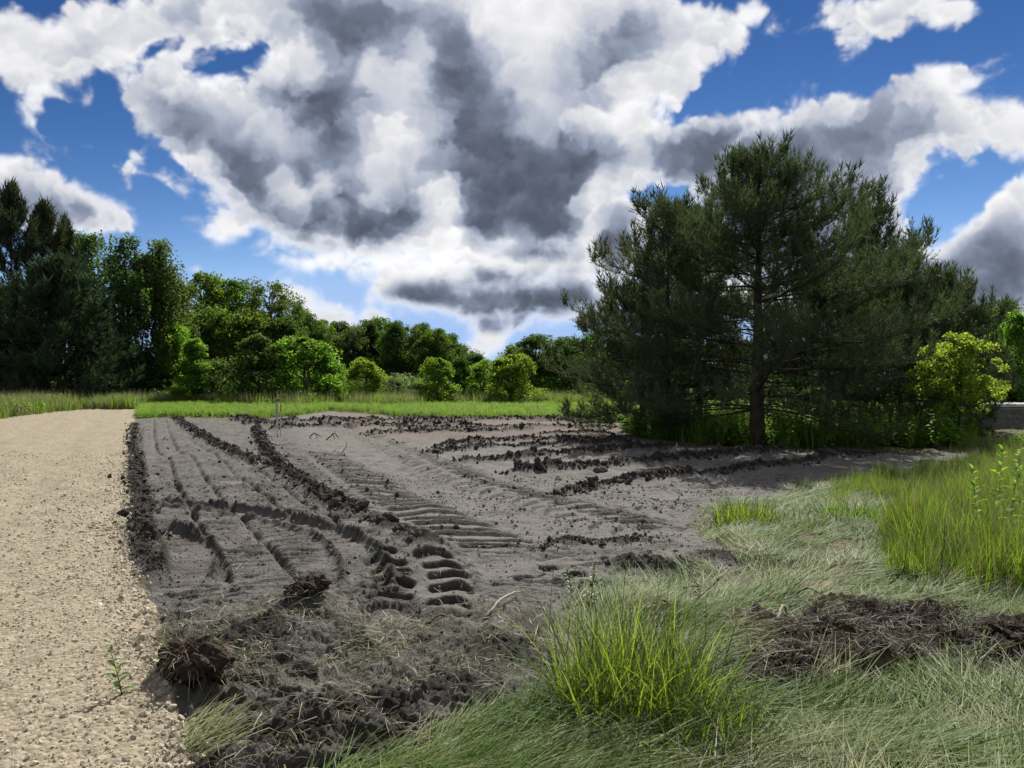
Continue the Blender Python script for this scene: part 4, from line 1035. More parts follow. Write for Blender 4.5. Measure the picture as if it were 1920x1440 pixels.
    return wood.mesh('trunk', mats[0], True), np_mesh('crown', V, T, mats[1])
def tree(name, meshes, x, Y, label, cat='tree', group=None, scale=(1, 1, 1), rz=0.0, z=None, base=0.0):
    X = AT(x, Y)
    zz = float(ground_z(min(max(X, -.85 * Y), .85 * Y), Y)[0]) if z is None else z
    o = empty(name, (X, Y, zz + base), label, cat, group, rz)
    obj('trunk', meshes[0], o); obj('crown', meshes[1], o)
    o.scale = scale
    return o
_r = np.random.default_rng(77)
BR_NEAR = brush_templates(.24, 26, .105, .0105, _r, 6)
BR_MID = brush_templates(.27, 18, .125, .0165, _r, 5)
BR_FAR = brush_templates(.50, 13, .27, .050, _r, 5)

# --- the big pine by the plot and the pines around it
def reach_main(u, a):
    c = np.interp(u, [0, .12, .3, .5, .68, .82, .93, 1], [4.1, 4.2, 3.8, 3.2, 2.5, 1.65, .75, .2])
    return c * (1 + .10 * math.cos(a))
pm = pine(5, 7.15, 1.05, reach_main, BR_NEAR, (M_PBARK, M_NEEDLE), gap=.40, per=(6, 8), trunk_r=.21, twig_step=.16, shoot_step=.11, up1=.52, upturn=.38, wild=.24)
tree('pine_tree', pm, 1420, 19.0, 'tallest pine, standing at the edge of the bare soil with a thick dark trunk', rz=.4)
def reach_side(u, a): return np.interp(u, [0, .15, .4, .65, .85, 1], [2.9, 3.0, 2.6, 2.0, 1.25, .3])
pside = pine(9, 7.0, 1.0, reach_side, BR_MID, (M_PBARK, M_NEEDLE), gap=.50, per=(4, 7), trunk_r=.12, twig_step=.22, shoot_step=.13, shoot_s=1.05, up1=.7, wild=.3)
def reach_low(u, a): return np.interp(u, [0, .3, .6, .85, 1], [2.3, 2.3, 1.8, 1.0, .3])
plow = pine(14, 4.6, .35, reach_low, BR_MID, (M_PBARK, M_NEEDLE), gap=.38, per=(6, 8), trunk_r=.10, twig_step=.22, shoot_step=.13, shoot_s=1.05, up1=.8)
NEARP = 'pines around the big pine'
tree('pine_tree', pside, 1252, 21.8, 'dark pine left of the tallest pine, its trunk free below the lowest boughs', group=NEARP, rz=2.4, scale=(1, 1, .95))
tree('pine_tree', pside, 1638, 25.5, 'pine right of the tallest pine with two ragged tops against the sky', group=NEARP, rz=.7, scale=(.92, .92, 1.06))
tree('pine_tree', pside, 1312, 26.5, 'thin-trunked pine half hidden behind the left side of the tallest pine', group=NEARP, rz=4.4, scale=(.9, .9, 1.05))
tree('pine_tree', plow, 1204, 23.5, 'low bushy pine at the left end of the pine group beside the meadow', group=NEARP, rz=1.2, scale=(.98, .98, .92))
tree('pine_tree', plow, 1550, 21.5, 'low spreading pine under the right boughs of the tallest pine', group=NEARP, rz=3.3, scale=(1, 1, .95))
tree('pine_tree', plow, 1690, 23.5, 'bushy pine between the ragged pine and the pointed spruce', group=NEARP, rz=5.1, scale=(.95, .95, .95))
tree('pine_tree', plow, 1765, 25.5, 'bushy pine behind the yellow-green young tree', group=NEARP, rz=.2, scale=(.9, .9, 1.05))
def reach_spruce(u, a): return np.interp(u, [0, .5, .8, 1], [1.7, 1.2, .55, .12])
spr = pine(21, 8.0, .5, reach_spruce, BR_MID, (M_PBARK, M_NEEDLE), gap=.52, per=(4, 6), trunk_r=.10, twig_step=.34, shoot_step=.17, shoot_s=1.0, up0=-.15, up1=.35, low_droop=.2, candle=False, wild=.25)
tree('spruce_tree', spr, 1712, 30.0, 'pointed spruce with a sparse top rising right of the pine group')

# --- broadleaved trees: a few grown forms, set out one by one
FORM = {}
FORM['tall_a'] = leafy(31, 10, 6.5, .9, 95, 15000, .24, (M_BARK, M_LEAF), 'round', .5, .12)
FORM['tall_b'] = leafy(32, 10, 6.0, .6, 90, 15000, .24, (M_BARK, M_LEAFD), 'round', .5, .12)
FORM['tall_c'] = leafy(33, 10, 5.0, .8, 70, 8500, .22, (M_BARK, M_BIRCH), 'high', .4, .10)
FORM['mid_a'] = leafy(34, 6, 4.4, .15, 80, 13000, .19, (M_BARK, M_LEAF), 'dome', .5, .14)
FORM['mid_b'] = leafy(35, 6, 4.2, .1, 85, 14000, .19, (M_BARK, M_LEAFD), 'dome', .55, .14)
FORM['bright_a'] = leafy(36, 4.5, 3.6, .1, 75, 12000, .17, (M_BARK, M_LEAFB), 'dome', .55, .15, stems=2)
FORM['bright_b'] = leafy(37, 4.5, 3.4, .1, 65, 10500, .17, (M_BARK, M_LEAFB), 'round', .5, .15, stems=3)
FORM['cone'] = leafy(38, 5, 3.0, .05, 75, 11000, .16, (M_BARK, M_LEAFB), 'cone', .5, .12)
FORM['grey'] = leafy(39, 3, 3.4, .02, 55, 9000, .12, (M_BARK, M_LEAFG), 'dome', .5, .16, stems=4)
FORM['birch'] = weeping(40, 14, 6.0, 2.0, 1400, .22, (M_BARK, M_BIRCH), 2.4, 8)
FORM['birch_up'] = weeping(41, 14, 5.2, 2.4, 1100, .22, (M_BARK, M_BIRCH), 1.4, 8)
def reach_fp(u, a): return np.interp(u, [0, .2, .5, .8, 1], [2.0, 2.7, 2.0, .95, .2])
FORM['far_pine'] = pine(51, 14, 4.5, reach_fp, BR_FAR, (M_PBARK, M_NEEDLEF), gap=.84, per=(4, 6), trunk_r=.17, twig_step=.36, shoot_step=.24, shoot_s=1.1, wild=.34)
def reach_fp2(u, a): return np.interp(u, [0, .2, .5, .8, 1], [3.6, 3.7, 3.0, 1.7, .4])
FORM['far_bushy_pine'] = pine(52, 9, .4, reach_fp2, BR_FAR, (M_PBARK, M_NEEDLEF), gap=.58, per=(6, 9), trunk_r=.18, twig_step=.34, shoot_step=.24, shoot_s=1.15)
SIZE = dict(tall_a=(10, 6.9), tall_b=(10, 6.4), tall_c=(10, 5.4), mid_a=(6, 4.8), mid_b=(6, 4.6), bright_a=(4.5, 3.9), bright_b=(4.5, 3.7), cone=(5, 3.0), grey=(3, 3.6), birch=(14, 7.0), birch_up=(14, 6.0), far_pine=(14.3, 5.6), far_bushy_pine=(9.2, 7.8))
def stand(form, x, top, width, Y, label, name='tree', cat='tree', group=None):
    """a tree whose top shows at picture row `top` and whose crown is `width` picture columns wide"""
    h, w = SIZE[form]; H = ZH(top, Y); W = width / FPX * Y
    sx = W / w; sz = H / h
    return tree(name, FORM[form], x, Y, label, cat, group, (sx, sx, sz), rng.uniform(0, 6.28), z=-.1)
WOOD = 'trees of the wood behind the meadow'
BUSH = 'leafy bushes along the far edge of the meadow'
LEFT = 'tall trees at the left edge'
TREES = [
 ('far_pine', 22, 356, 125, 60, 'tallest pine at the far left, bare trunk showing below its crown', 'pine_tree', LEFT),
 ('far_pine', 80, 388, 130, 63, 'second tall dark pine from the left, close beside the tallest left pine', 'pine_tree', LEFT),
 ('far_pine', 122, 416, 90, 66, 'narrow dark pine between the two tall left pines and the first birch', 'pine_tree', LEFT),
 ('birch_up', 168, 428, 150, 70, 'pale birch showing between the dark left pines and the weeping birches', 'birch_tree', LEFT),
 ('birch', 244, 426, 165, 59, 'weeping birch with its bare trunks showing, left one of the tall pair', 'birch_tree', LEFT),
 ('birch', 312, 440, 160, 61, 'weeping birch with long hanging twigs, right one of the tall pair', 'birch_tree', LEFT),
 ('far_bushy_pine', 112, 512, 240, 52, 'broad grey-green pine with boughs to the ground in front of the tall left pines', 'pine_tree', LEFT),
 ('far_bushy_pine', 5, 560, 190, 54, 'dark bushy pine at the very left edge beside the gravel road', 'pine_tree', LEFT),
 ('far_bushy_pine', 190, 600, 130, 57, 'small dark pine at the foot of the weeping birches', 'pine_tree', LEFT),
 ('tall_a', 385, 515, 120, 74, 'tall leafy tree right behind the weeping birches', 'leafy_tree', WOOD),
 ('tall_a', 432, 527, 130, 76, 'tall round-headed tree in the wood, second to the right of the weeping birches', 'leafy_tree', WOOD),
 ('tall_c', 502, 533, 105, 74, 'airy tall tree with sky showing through its top', 'leafy_tree', WOOD),
 ('tall_c', 545, 562, 70, 77, 'slim tree stepping down at the right end of the tall wood', 'leafy_tree', WOOD),
 ('mid_a', 345, 588, 110, 68, 'mid-green tree just right of the weeping birches, below the tall wood', 'leafy_tree', WOOD),
 ('mid_a', 405, 580, 120, 69, 'mid-green tree under the round-headed tall tree', 'leafy_tree', WOOD),
 ('mid_a', 470, 582, 130, 70, 'mid-green tree under the airy tall tree', 'leafy_tree', WOOD),
 ('mid_b', 530, 595, 110, 71, 'deep green tree behind the bright maple bush', 'leafy_tree', WOOD),
 ('bright_b', 318, 600, 85, 60, 'light green bush at the foot of the right weeping birch', 'bush', BUSH),
 ('cone', 364, 636, 92, 56, 'bright pointed bush lit along its right side', 'bush', BUSH),
 ('grey', 412, 672, 70, 57, 'small grey-green bush between the pointed bush and the dark dome', 'bush', BUSH),
 ('mid_b', 486, 630, 125, 55, 'large dark dome-shaped bush left of the bright maple bush', 'bush', BUSH),
 ('bright_a', 572, 632, 130, 55, 'large bright green maple bush beside the dark dome', 'bush', BUSH),
 ('bright_b', 624, 676, 62, 57, 'light green bush at the right foot of the large maple bush', 'bush', BUSH),
 ('bright_a', 683, 670, 84, 55, 'round green bush standing alone left of the pale willow scrub', 'bush', BUSH),
 ('grey', 735, 708, 80, 56, 'low pale willow scrub, left one of two between the round bushes', 'bush', BUSH),
 ('grey', 778, 716, 60, 55, 'low pale willow scrub, right one of two between the round bushes', 'bush', BUSH),
 ('bright_a', 821, 670, 72, 55, 'bright round bush right of the willow scrub', 'bush', BUSH),
 ('mid_b', 862, 668, 56, 58, 'narrow dark bush squeezed between two bright bushes', 'bush', BUSH),
 ('bright_b', 908, 676, 70, 57, 'bright bush in the middle of the row, left of the largest right one', 'bush', BUSH),
 ('bright_a', 958, 664, 92, 54, 'largest bright bush at the right end of the row', 'bush', BUSH),
 ('tall_b', 1010, 630, 110, 66, 'dark round tree behind the right end of the bush row', 'leafy_tree', WOOD),
 ('mid_a', 965, 648, 80, 68, 'green tree peeping over the largest bright bush', 'leafy_tree', WOOD),
 ('tall_b', 1065, 634, 100, 64, 'dark tree between the round dark tree and the pine group', 'leafy_tree', WOOD),
 ('mid_a', 1110, 626, 110, 66, 'sunlit tree top just left of the pine group', 'leafy_tree', WOOD),
 ('tall_b', 1165, 640, 110, 62, 'dark tree half covered by the left pine boughs', 'leafy_tree', WOOD),
 ('tall_a', 1835, 575, 120, 44, 'green tree top showing behind the spruce and the bushy pines', 'leafy_tree', WOOD),
 ('birch_up', 1888, 553, 85, 47, 'pale birch at the right edge above the dark hedge', 'birch_tree', WOOD),
 ('bright_b', 1912, 590, 110, 37, 'bright maple at the right edge above the concrete wall', 'leafy_tree', WOOD),
 ('mid_b', 1862, 640, 120, 38, 'dark bush behind the young yellow-green tree', 'bush', WOOD),
 ('mid_b', 1925, 655, 120, 38, 'dark bush at the right edge behind the concrete wall', 'bush', WOOD),
 ('grey', 1838, 690, 58, 23, 'grey-green willow bush right beside the young yellow-green tree', 'bush', WOOD),
 ('bright_b', 1790, 745, 75, 21.5, 'light green shrub at the foot of the young yellow-green tree', 'bush', WOOD),
]
for f_, x_, t_, w_, Y_, lab, nm, gr in TREES:
    stand(f_, x_, t_, w_, Y_, lab, nm, nm.split('_')[-1], gr)
ORD = 'first second third fourth fifth sixth seventh eighth ninth tenth eleventh twelfth thirteenth'.split()
# the far rank of the wood: alike trees that only show their tops
for k, (x_, t_) in enumerate(((575, 592), (605, 600), (633, 606), (662, 612), (690, 604), (716, 596), (742, 606), (768, 612), (792, 610), (818, 616), (842, 628), (866, 646), (890, 664), (560, 580), (600, 620), (650, 630), (705, 622), (755, 628), (805, 636), (850, 656))):
    f_ = ('tall_b', 'tall_a', 'tall_b', 'tall_c')[k % 4]
    lab = ORD[k] + ' tree top from the left in the far rank of the wood' if k < 13 else ORD[k - 13] + ' tree from the left in the lower row just before the far rank'
    stand(f_, x_, t_, 74 if f_ != 'tall_c' else 60, 84 + 3 * (k % 3), lab, 'leafy_tree', 'tree', 'far rank of the wood')
for k, (x_, t_) in enumerate(((925, 690), (945, 684), (985, 668), (1035, 660), (1085, 655), (1135, 660), (1200, 650), (1280, 640), (1380, 640), (1480, 640), (1580, 620), (1680, 610), (1760, 600), (1500, 640), (1960, 610), (60, 610), (-40, 560))):
    stand(('tall_b', 'tall_a')[k % 2], x_, t_, 110, 74 + 3 * (k % 2), 'dark tree at the back of the wood closing the view', 'leafy_tree', 'tree', 'back rank of the wood')
# young tree at the corner of the plot
yt = leafy(61, 2.9, 2.0, .75, 100, 16000, .062, (M_BARK, M_LEAFY), 'round', .25, .085)
tree('young_tree', yt, 1794, 19.4, 'young round-headed tree with yellow-green leaves at the corner of the bare soil', rz=.5)

# undergrowth of the wood's edge: a closed mass of leaves nobody could count
ug = [np_mesh('wood_edge_source', *leaf_quads(np.clip(_r.standard_normal((420, 3)), -1.6, 1.6) * np.array([.75, .75, .42]) + np.array([0, 0, .6]), .20, _r), m_) for m_ in (M_LEAFD, M_LEAFD, M_LEAF, M_LEAF, M_LEAFG)]
ugc = source_collection('wood_edge_sources', ug)
n_ = 900
ux = rng.uniform(-140, 2060, n_); uy = np.where(ux > 1180, rng.uniform(34, 66, n_), rng.uniform(58, 82, n_)); uy = np.where(ux < 300, rng.uniform(60, 80, n_), uy)
o = scatter('wood_undergrowth', ugc, 5, np.stack([(ux - CXP) / FPX * uy, uy, np.full(n_, -.15)], 1), np.stack([0 * ux, 0 * ux, rng.uniform(0, 6.28, n_)], 1), rng.uniform(.9, 1.7, n_) * uy / 60)
tag(o, kind='stuff')

# ------------------------------------------------------------------ built things
M_CONC = rough_mat('concrete', (.13, .125, .115), (.24, .23, .215), scale=6, bump=.35, rough=.95)
M_SHEET = rough_mat('white_sheet', (.55, .55, .57), (.68, .68, .70), scale=2, bump=.05, rough=.5)
M_WOOD = rough_mat('sawn_wood', (.58, .50, .38), (.80, .72, .58), scale=14, bump=.3, rough=.9, stretch=(1, 1, .15))
M_WOODG = rough_mat('weathered_wood', (.38, .35, .31), (.58, .54, .48), scale=14, bump=.3, rough=.9, stretch=(1, 1, .15))
M_RED = rough_mat('red_paint', (.28, .07, .05), (.38, .11, .08), scale=12, bump=.1, rough=.7)
M_STICK = rough_mat('bleached_stick', (.33, .29, .22), (.50, .46, .38), scale=20, bump=.4, rough=.9)
M_TWIG = rough_mat('dark_twig', (.03, .024, .018), (.09, .07, .052), scale=20, bump=.5, rough=.95)
M_ROOT = rough_mat('brown_root', (.12, .065, .035), (.26, .15, .08), scale=16, bump=.5, rough=.9)
M_SOD = rough_mat('turf_soil', (.022, .017, .013), (.085, .058, .041), scale=9, bump=.9, rough=1.0, dist=.05)
def gz(x, y): return float(ground_z(x, y)[0])
# concrete wall of cast panels: panels and posts are pieces of their own
wy = 27.0
wall = empty('concrete_wall', (AT(1838, wy), wy, -.15), 'low grey concrete panel wall with arched relief at the right edge', 'wall', rz=math.radians(-6))
def panel_mesh():
    mb = MB(); w, h = 1.94, .85
    mb.box((0.03, -.03, 0), (w - .03, .03, h))
    for k in range(7):                                        # cast scallops along the upper part
        c = np.array([.18 + k * .263, -.034, h - .23]); a = np.linspace(0, PI, 7)
        mb.tube(np.stack([c[0] + .11 * np.cos(a), np.full(7, c[1]), c[2] + .11 * np.sin(a)], 1), np.full(7, .016), 4)
    mb.box((.05, -.045, h - .36), (w - .05, -.0305, h - .32)); mb.box((.05, -.045, h - .07), (w - .05, -.0305, h - .03))
    return mb.mesh('panel', M_CONC)
pmesh = panel_mesh(); mb = MB(); mb.box((-.06, -.07, 0), (.06, .07, .95)); mb.box((-.075, -.085, .95), (.075, .085, .99)); postm = mb.mesh('post', M_CONC)
for k in range(4):
    p = obj('post', postm, wall); p.location = (k * 2.0, 0, 0)
    if k < 3:
        p = obj('panel', pmesh, wall); p.location = (k * 2.0 + .03, 0, .02)
sy = 31.0
shed = empty('low_shed', (AT(1868, sy), sy, -.1), 'low shed with a flat white sheet roof behind the concrete wall', 'shed')
mb = MB(); mb.box((.3, .1, 0), (4.6, 2.4, .74)); obj('wall', mb.mesh('wall', M_CONC), shed)
mb = MB()
for k in range(12): mb.box((.02 + k * .4, 0, .80 + .012 * (k % 2)), (.02 + k * .4 + .4, 2.6, .86 + .012 * (k % 2)))
mb.box((0, -.02, .745), (4.85, 2.62, .798)); obj('roof', mb.mesh('roof', M_SHEET), shed)
# two survey stakes
def stake(x, y, hgt, wid, lean, top_mat, label, board):
    X, Y = W2(x, y); o = empty('survey_stake', (X, Y, gz(X, Y)), label, 'stake', 'survey stakes at the edge of the plot')
    o.rotation_euler = (lean[0], lean[1], .2)
    mb = MB(); mb.box((-wid / 2, -wid / 3, -.15), (wid / 2, wid / 3, hgt * .55)); mb.box((-wid / 2.1, -wid / 3.2, hgt * .55), (wid / 2.1, wid / 3.2, hgt * (.62 if board else .78)))
    obj('shaft', mb.mesh('shaft', M_WOOD), o)
    mb = MB()
    if board: mb.box((-.045, -.014, hgt * .54), (.03, -.0125 + .03, hgt)); obj('board', mb.mesh('board', M_WOODG), o)
    else: mb.box((-wid / 1.9, -wid / 2.8, hgt * .78), (wid / 1.9, wid / 2.8, hgt)); obj('painted_top', mb.mesh('painted_top', top_mat), o)
stake(520, 820, 1.02, .036, (.0, -.01), None, 'left wooden survey stake with a weathered board nailed to its upper half', True)
stake(526, 818, 1.0, .032, (0, .01), M_RED, 'right wooden survey stake with a reddish painted top', False)
# sticks, twigs and roots: (picture points, radius, lift, material, name, label)
STICKS = [
 ([(908, 1158), (940, 1138), (974, 1115)], .012, .05, M_STICK, 'stick', 'pale bleached stick lying on churned soil right of the deep tyre lugs'),
 ([(800, 1167), (824, 1156), (848, 1146)], .010, .05, M_TWIG, 'stick', 'short dark stick on the churned soil left of the pale bleached stick'),
 ([(1206, 1212), (1230, 1188), (1246, 1175), (1262, 1178)], .012, .10, M_ROOT, 'root', 'reddish brown bent root behind the big foreground grass clump'),
 ([(1274, 1110), (1303, 1130), (1313, 1157), (1286, 1184)], .006, .12, M_TWIG, 'twig', 'crooked dark twig on the mown grass right of the reddish root'),
 ([(1665, 1108), (1700, 1120), (1726, 1134)], .006, .14, M_TWIG, 'twig', 'straight dark twig on the mown grass above the leaf mould'),
 ([(1755, 1098), (1768, 1122), (1778, 1144)], .005, .16, M_TWIG, 'twig', 'thin upright dark twig beside the bare hump under the tall grass'),
 ([(1478, 1134), (1515, 1140), (1560, 1143)], .005, .10, M_TWIG, 'twig', 'long thin twig lying flat between mown grass and leaf mould'),
 ([(1458, 1204), (1468, 1192), (1477, 1180)], .012, .07, M_STICK, 'stick', 'short bleached stick at the left end of the leaf mould'),
 ([(1878, 1172), (1895, 1168), (1912, 1173)], .020, .08, M_ROOT, 'root', 'stubby brown root at the right edge of the leaf mould'),
 ([(1002, 1222), (1010, 1200), (1017, 1188)], .004, .06, M_STICK, 'stalk', 'white dry stalk leaning on the soil left of the big grass clump'),
]
for pts, rad, lift, m_, nm, lab in STICKS:
    P = np.array([(*W2(*p), 0.) for p in pts]); P[:, 2] = ground_z(P[:, 0], P[:, 1]) + rad + lift * np.sin(np.linspace(.15, PI * .9, len(P)))
    C = catmull(P, np.linalg.norm(P[0] - P[-1]) / 10); org = C[0].copy()
    C = C + rng.normal(0, rad * .35, C.shape) - org
    mb = MB(); mb.tube(C, np.linspace(rad, rad * .5, len(C)) * rng.uniform(.85, 1.15, len(C)), 6)
    if 'twig' in nm or 'fork' in lab:
        for q in (.45, .7):
            j = int(q * len(C)); d = unit(C[-1] - C[0] + rng.normal(0, .2, 3)) + np.array([rng.uniform(-.6, .6), 0, .8]); l = np.linalg.norm(C[-1] - C[0]) * .35
            mb.tube(np.stack([C[j], C[j] + d * l * .5, C[j] + d * l]), [rad * .55, rad * .4, rad * .2], 5)
    o = obj(nm, mb.mesh(nm, m_, True)); o.location = org; tag(o, lab, nm)
for (bx, by), prof, rad, nm, lab in (((640, 850), [(0, 0), (.07, .10), (.11, .2), (.125, .27)], .010, 'twig', 'curved dark twig standing in the tyre prints below the survey stakes'),
                            ((611, 824), [(0, .02), (.12, .12), (.24, .22), (.30, .18), (.36, .06)], .020, 'root', 'dark forked root on the soil right of the survey stakes'),
                            ((580, 822), [(0, .01), (.08, .12), (.2, .14), (.34, .03)], .018, 'root', 'low dark root piece between the survey stakes and the forked root')):
    X, Y = W2(bx, by); C = catmull([(q[0], .05 * math.sin(q[0] * 20), q[1]) for q in prof], .03); C = C + rng.normal(0, rad * .25, C.shape)
    mb = MB(); mb.tube(C, np.linspace(rad, rad * .6, len(C)), 6)
    if nm == 'root': j = len(C) // 2; mb.tube(np.stack([C[j], C[j] + [.05, -.04, -.06], C[j] + [.08, -.08, -.16]]), [rad * .8, rad * .7, rad * .4], 5)
    o = obj(nm, mb.mesh(nm, M_TWIG, True)); o.location = (X, Y, gz(X, Y)); tag(o, lab, nm)
# clods of earth and torn sods
def lump(nm, r, rad, flat, mat, rough=.35, sub=24):
    th = np.linspace(0, PI, sub); ph = np.linspace(0, 2 * PI, sub * 2, endpoint=False); T, F = np.meshgrid(th, ph, indexing='ij')
    d = np.stack([np.sin(T) * np.cos(F), np.sin(T) * np.sin(F), np.cos(T)], -1); o = r.uniform(0, 50)
    nn = fbm(d[..., 0] * 1.7 + d[..., 2] * 1.3 + o, d[..., 1] * 1.7 + o, 5, 900, gain=.62)
    v = d * (rad * (1 + rough * 1.4 * nn))[..., None] * np.array([1, .85, flat]); n = sub * 2
    i = np.arange(sub - 1)[:, None] * n; j = np.arange(n)[None, :]; j2 = (j + 1) % n
    return np_mesh(nm, v.reshape(-1, 3), np.stack([i + j, i + n + j, i + n + j2, i + j2], -1).reshape(-1, 4), mat, False)
for x, y, rad, lab in ((726, 992, .12, 'dark earth clod at the upper end of the clod heap beside the tyre prints'), (756, 1008, .10, 'dark earth clod in the middle of the clod heap beside the tyre prints'),
                       (786, 1024, .11, 'dark earth clod at the lower end of the clod heap beside the tyre prints'), (708, 977, .08, 'small earth clod where the crumbly ridge meets the clod heap'),
                       (1126, 886, .13, 'single dark clod on the fifth windrow of soil'), (845, 842, .14, 'dark clod at the left end of a far windrow')):
    X, Y = W2(x, y); o = obj('earth_clod', lump('earth_clod', rng, rad, .6, M_CLOD)); o.location = (X, Y, gz(X, Y) + rad * .2); tag(o, lab, 'clod', 'earth clods')
def sod(x, y, rad, lab, n_root, rm, gm):
    X, Y = W2(x, y); o = empty('turf_sod', (X, Y, gz(X, Y)), lab, 'turf sod', 'torn up turf sods')
    q = obj('soil_lump', lump('soil_lump', rng, rad, .62, M_SOD, .75), o); q.location = (0, 0, rad * .22)
    for nm, n, m_, l in (('roots', n_root // 2, rm, .32), ('dry_grass', n_root // 5, gm, .9)):
        d = unit(rng.standard_normal((n, 3)) * np.array([1, 1, .7]) + np.array([0, -.2, .55])); Vs, Qs = [], []
        for k in range(n):
            a = d[k] * rad * np.array([1, .85, .62]) * .9 + np.array([0, 0, rad * .22]); dd = unit(d[k] + rng.normal(0, .5, 3)); L1 = rad * l * rng.uniform(.2, 1.0) ** 1.5
            s = unit(np.cross(dd, rng.standard_normal(3))) * .0016; g = np.array([0, 0, -.4 * L1])
            p = [a, a + dd * L1 * .5 + g * .2, a + dd * L1 + g]
            b = len(Vs) * 6; Vs.append([p[0] - s, p[0] + s, p[1] - s, p[1] + s, p[2] - s * .3, p[2] + s * .3]); Qs += [[b, b + 1, b + 3, b + 2], [b + 2, b + 3, b + 5, b + 4]]
        r_ = obj(nm, np_mesh(nm, np.array(Vs).reshape(-1, 3), np.array(Qs), m_), o); tag(r_, kind='stuff')
M_ROOTS = leaf_mat('root_fibres', (.13, .065, .035), (.10, .05, .025), .2, .5, .02, rough=.7, spec=.2)
sod(362, 1296, .17, 'big upturned sod with brown root fibres at the edge of the gravel road', 1500, M_ROOTS, M_STRAW)
sod(588, 1146, .10, 'upturned dark sod on the strip of straw below the graded soil', 700, M_STRAWB, M_STRAW)
sod(556, 1152, .08, 'smaller dark sod just left of the upturned sod on the straw strip', 450, M_STRAWB, M_STRAW)
sod(1560, 1205, .11, 'torn sod with pale grass at the left part of the leaf mould', 500, M_STRAWB, M_HAY)
sod(1890, 1225, .15, 'dark sod standing on edge at the right end of the leaf mould', 500, M_STRAWB, M_STRAW)

# ------------------------------------------------------------------ plants that stand alone
def big_leaf(l, w, droop, r):
    n = 6; t = np.linspace(0, 1, n); pr = np.sin(np.clip(t, .02, .985) * PI) ** .8 * w / 2
    z = .35 * l * t - droop * l * t ** 2
    L0 = np.stack([t * l, -pr, z + .15 * pr], 1); C0 = np.stack([t * l, 0 * t, z - .05 * w], 1); R0_ = np.stack([t * l, pr, z + .15 * pr], 1)
    V = np.concatenate([L0, C0, R0_]); Q = []
    for k in range(n - 1): Q += [[k, n + k, n + k + 1, k + 1], [n + k, 2 * n + k, 2 * n + k + 1, n + k + 1]]
    return V, np.array(Q)
M_WEED = leaf_mat('weed_leaf', (.075, .15, .03), (.30, .46, .05), .45, .25, .02, rough=.45, spec=.45)
def weed(x, y, hgt, n, leaf, label, mat=M_WEED, name='weed', lean=(0, 0)):
    X, Y = W2(x, y); o = empty(name, (X, Y, gz(X, Y)), label, 'weed')
    t = np.linspace(0, 1, 8); P = np.stack([lean[0] * t ** 1.3 * hgt, lean[1] * t * hgt, t * hgt], 1)
    mb = MB(); mb.tube(P, np.linspace(.0035, .0015, 8), 5); obj('stem', mb.mesh('stem', M_HERBSTEM, True), o)
    v, q = big_leaf(leaf, leaf * .34, .55, rng); me = np_mesh('leaf', v, q, mat, True)
    for k in range(n):
        f = .12 + .86 * k / (n - 1); c = [np.interp(f, t, P[:, i]) for i in range(3)]
        l = obj('leaf', me, o); l.location = c; s = (1.15 - .55 * f) * rng.uniform(.8, 1.15); l.scale = (s, s, s)
        l.rotation_euler = (rng.normal(0, .25), -.1 - .7 * f + rng.normal(0, .2), k * 2.4 + rng.normal(0, .2))
M_HERBSTEM = rough_mat('green_stem', (.05, .07, .02), (.10, .13, .04), scale=20, bump=.1, rough=.7)
weed(228, 1326, .21, 15, .075, 'small leafy green weed growing alone on the gravel by the big sod', lean=(-.25, 0))
weed(1075, 1128, .24, 40, .055, 'feathery dark green weed at the left back of the big grass clump', M_GRASS_DARK, lean=(-.2, 0))
weed(1108, 1150, .28, 44, .06, 'second feathery weed, right beside the dark one behind the grass clump', M_GRASS_DARK, lean=(.1, 0))
for k, (x, y, h_) in enumerate(((1868, 1010, .95), (1905, 990, 1.0), (1835, 1040, .8), (1888, 1050, .9))):
    weed(x, y, h_, 26, .13, ('tall leafy weed rising from the standing grass, second from the right edge', 'tall leafy weed nearest the right edge in the standing grass', 'shorter leafy weed at the left of the tall weeds in the standing grass',
                             'leafy weed in front of the other tall weeds in the standing grass')[k], M_HERB, lean=(rng.normal(0, .08), 0))
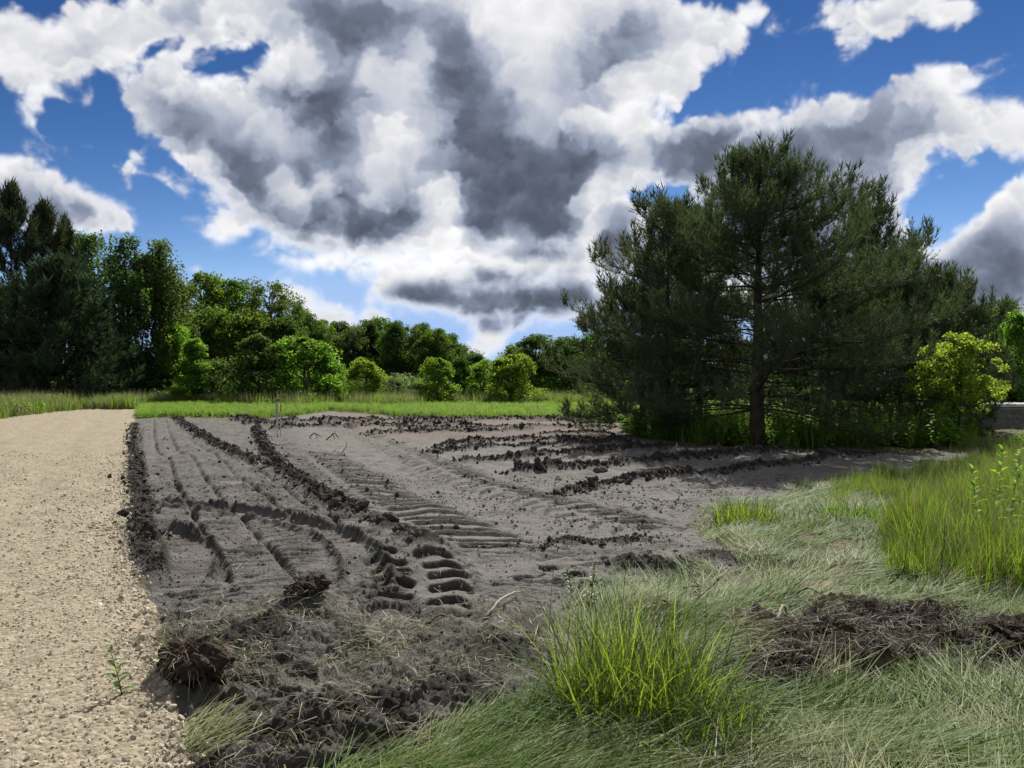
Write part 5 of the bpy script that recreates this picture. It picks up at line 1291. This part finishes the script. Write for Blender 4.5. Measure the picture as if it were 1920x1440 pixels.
# grass clumps: each one a thing
def clump(x, y, parts, label):
    X, Y = W2(x, y); o = empty('grass_clump', (X, Y, gz(X, Y) - .02), label, 'grass clump', 'standing clumps of grass')
    for nm, mat, args, kw in parts:
        v, q = blades(*args, **kw); tag(obj(nm, np_mesh(nm, v, q, mat), o), kind='stuff')
G, GD, H_, HG = M_GRASS, M_GRASS_DARK, M_HAY, M_HAYG
clump(1190, 1335, [('blades', G, (620, .3, .78, .0075, .0, .85, .95, .36), dict(seg=6)), ('dark_blades', GD, (460, .25, .7, .007, .1, 1.1, .8, .38), dict(seg=6)),
                   ('pale_blades', HG, (380, .3, .75, .006, .5, 1.4, .7, .42), dict(seg=6)), ('stalks', GD, (22, .6, .95, .0045, .0, .5, .3, .22), dict(seg=6))], 'big bright green clump of grass in the foreground, right of the churned soil')
clump(1330, 1400, [('blades', G, (200, .25, .5, .007, .2, 1.0, .9, .2), dict(seg=6)), ('dark_blades', GD, (240, .2, .5, .007, .2, 1.1, .8, .26), dict(seg=6)), ('pale_blades', HG, (160, .25, .6, .006, .6, 1.4, .7, .26), dict(seg=6))], 'lower grass clump at the right foot of the big foreground clump')
clump(1405, 985, [('blades', G, (340, .25, .5, .012, .0, .6, .8, .34), {}), ('dark_blades', GD, (260, .2, .42, .012, .1, .8, .7, .38), {}), ('pale_blades', HG, (160, .25, .5, .009, .5, 1.3, .7, .5), {})], 'grass clump standing where the bare soil ends, left of its neighbour')
clump(1590, 985, [('blades', G, (240, .2, .42, .012, .0, .7, .8, .32), {}), ('dark_blades', GD, (220, .18, .4, .012, .1, .8, .7, .36), {}), ('pale_blades', HG, (120, .2, .45, .009, .5, 1.3, .7, .45), {})], 'grass clump in the middle of the mown verge')
clump(1710, 928, [('blades', G, (200, .2, .42, .012, .0, .7, .8, .4), {}), ('dark_blades', GD, (160, .18, .4, .012, .1, .8, .7, .45), {})], 'small far grass clump between the shaded soil and the standing grass')
clump(1490, 1000, [('dark_blades', GD, (200, .12, .3, .010, .2, 1.0, .7, .35), {}), ('pale_blades', H_, (120, .15, .4, .008, .6, 1.4, .6, .4), {})], 'low dark grass tuft between the two clumps on the verge')
# single flowering stalks
for x, y, h_, lab in ((1030, 1215, .42, 'single tall grass stalk at the left of the big foreground clump'), (1062, 1290, .30, 'single short grass stalk in front of the dark soil by the foreground clump'), (1165, 1230, .50, 'tall grass stalk with a seed head standing out of the big foreground clump')):
    X, Y = W2(x, y); mb = MB(); t = np.linspace(0, 1, 8); P = np.stack([.06 * h_ * t ** 2, 0 * t, h_ * t], 1); mb.tube(P, np.linspace(.0022, .001, 8), 4)
    for k in range(16):
        f = .82 + .18 * k / 16; c = np.array([np.interp(f, t, P[:, 0]), 0, f * h_]); a = k * 2.4; d = np.array([math.cos(a) * .5, math.sin(a) * .5, .9]) * .014
        mb.add([c, c + d * .5 + [.002, .001, 0], c + d, c + d * .5 - [.002, .001, 0]], q=[[0, 1, 2, 3]])
    o = obj('grass_stalk', mb.mesh('grass_stalk', M_GRASS_DARK)); o.location = (X, Y, gz(X, Y)); tag(o, lab, 'grass stalk')
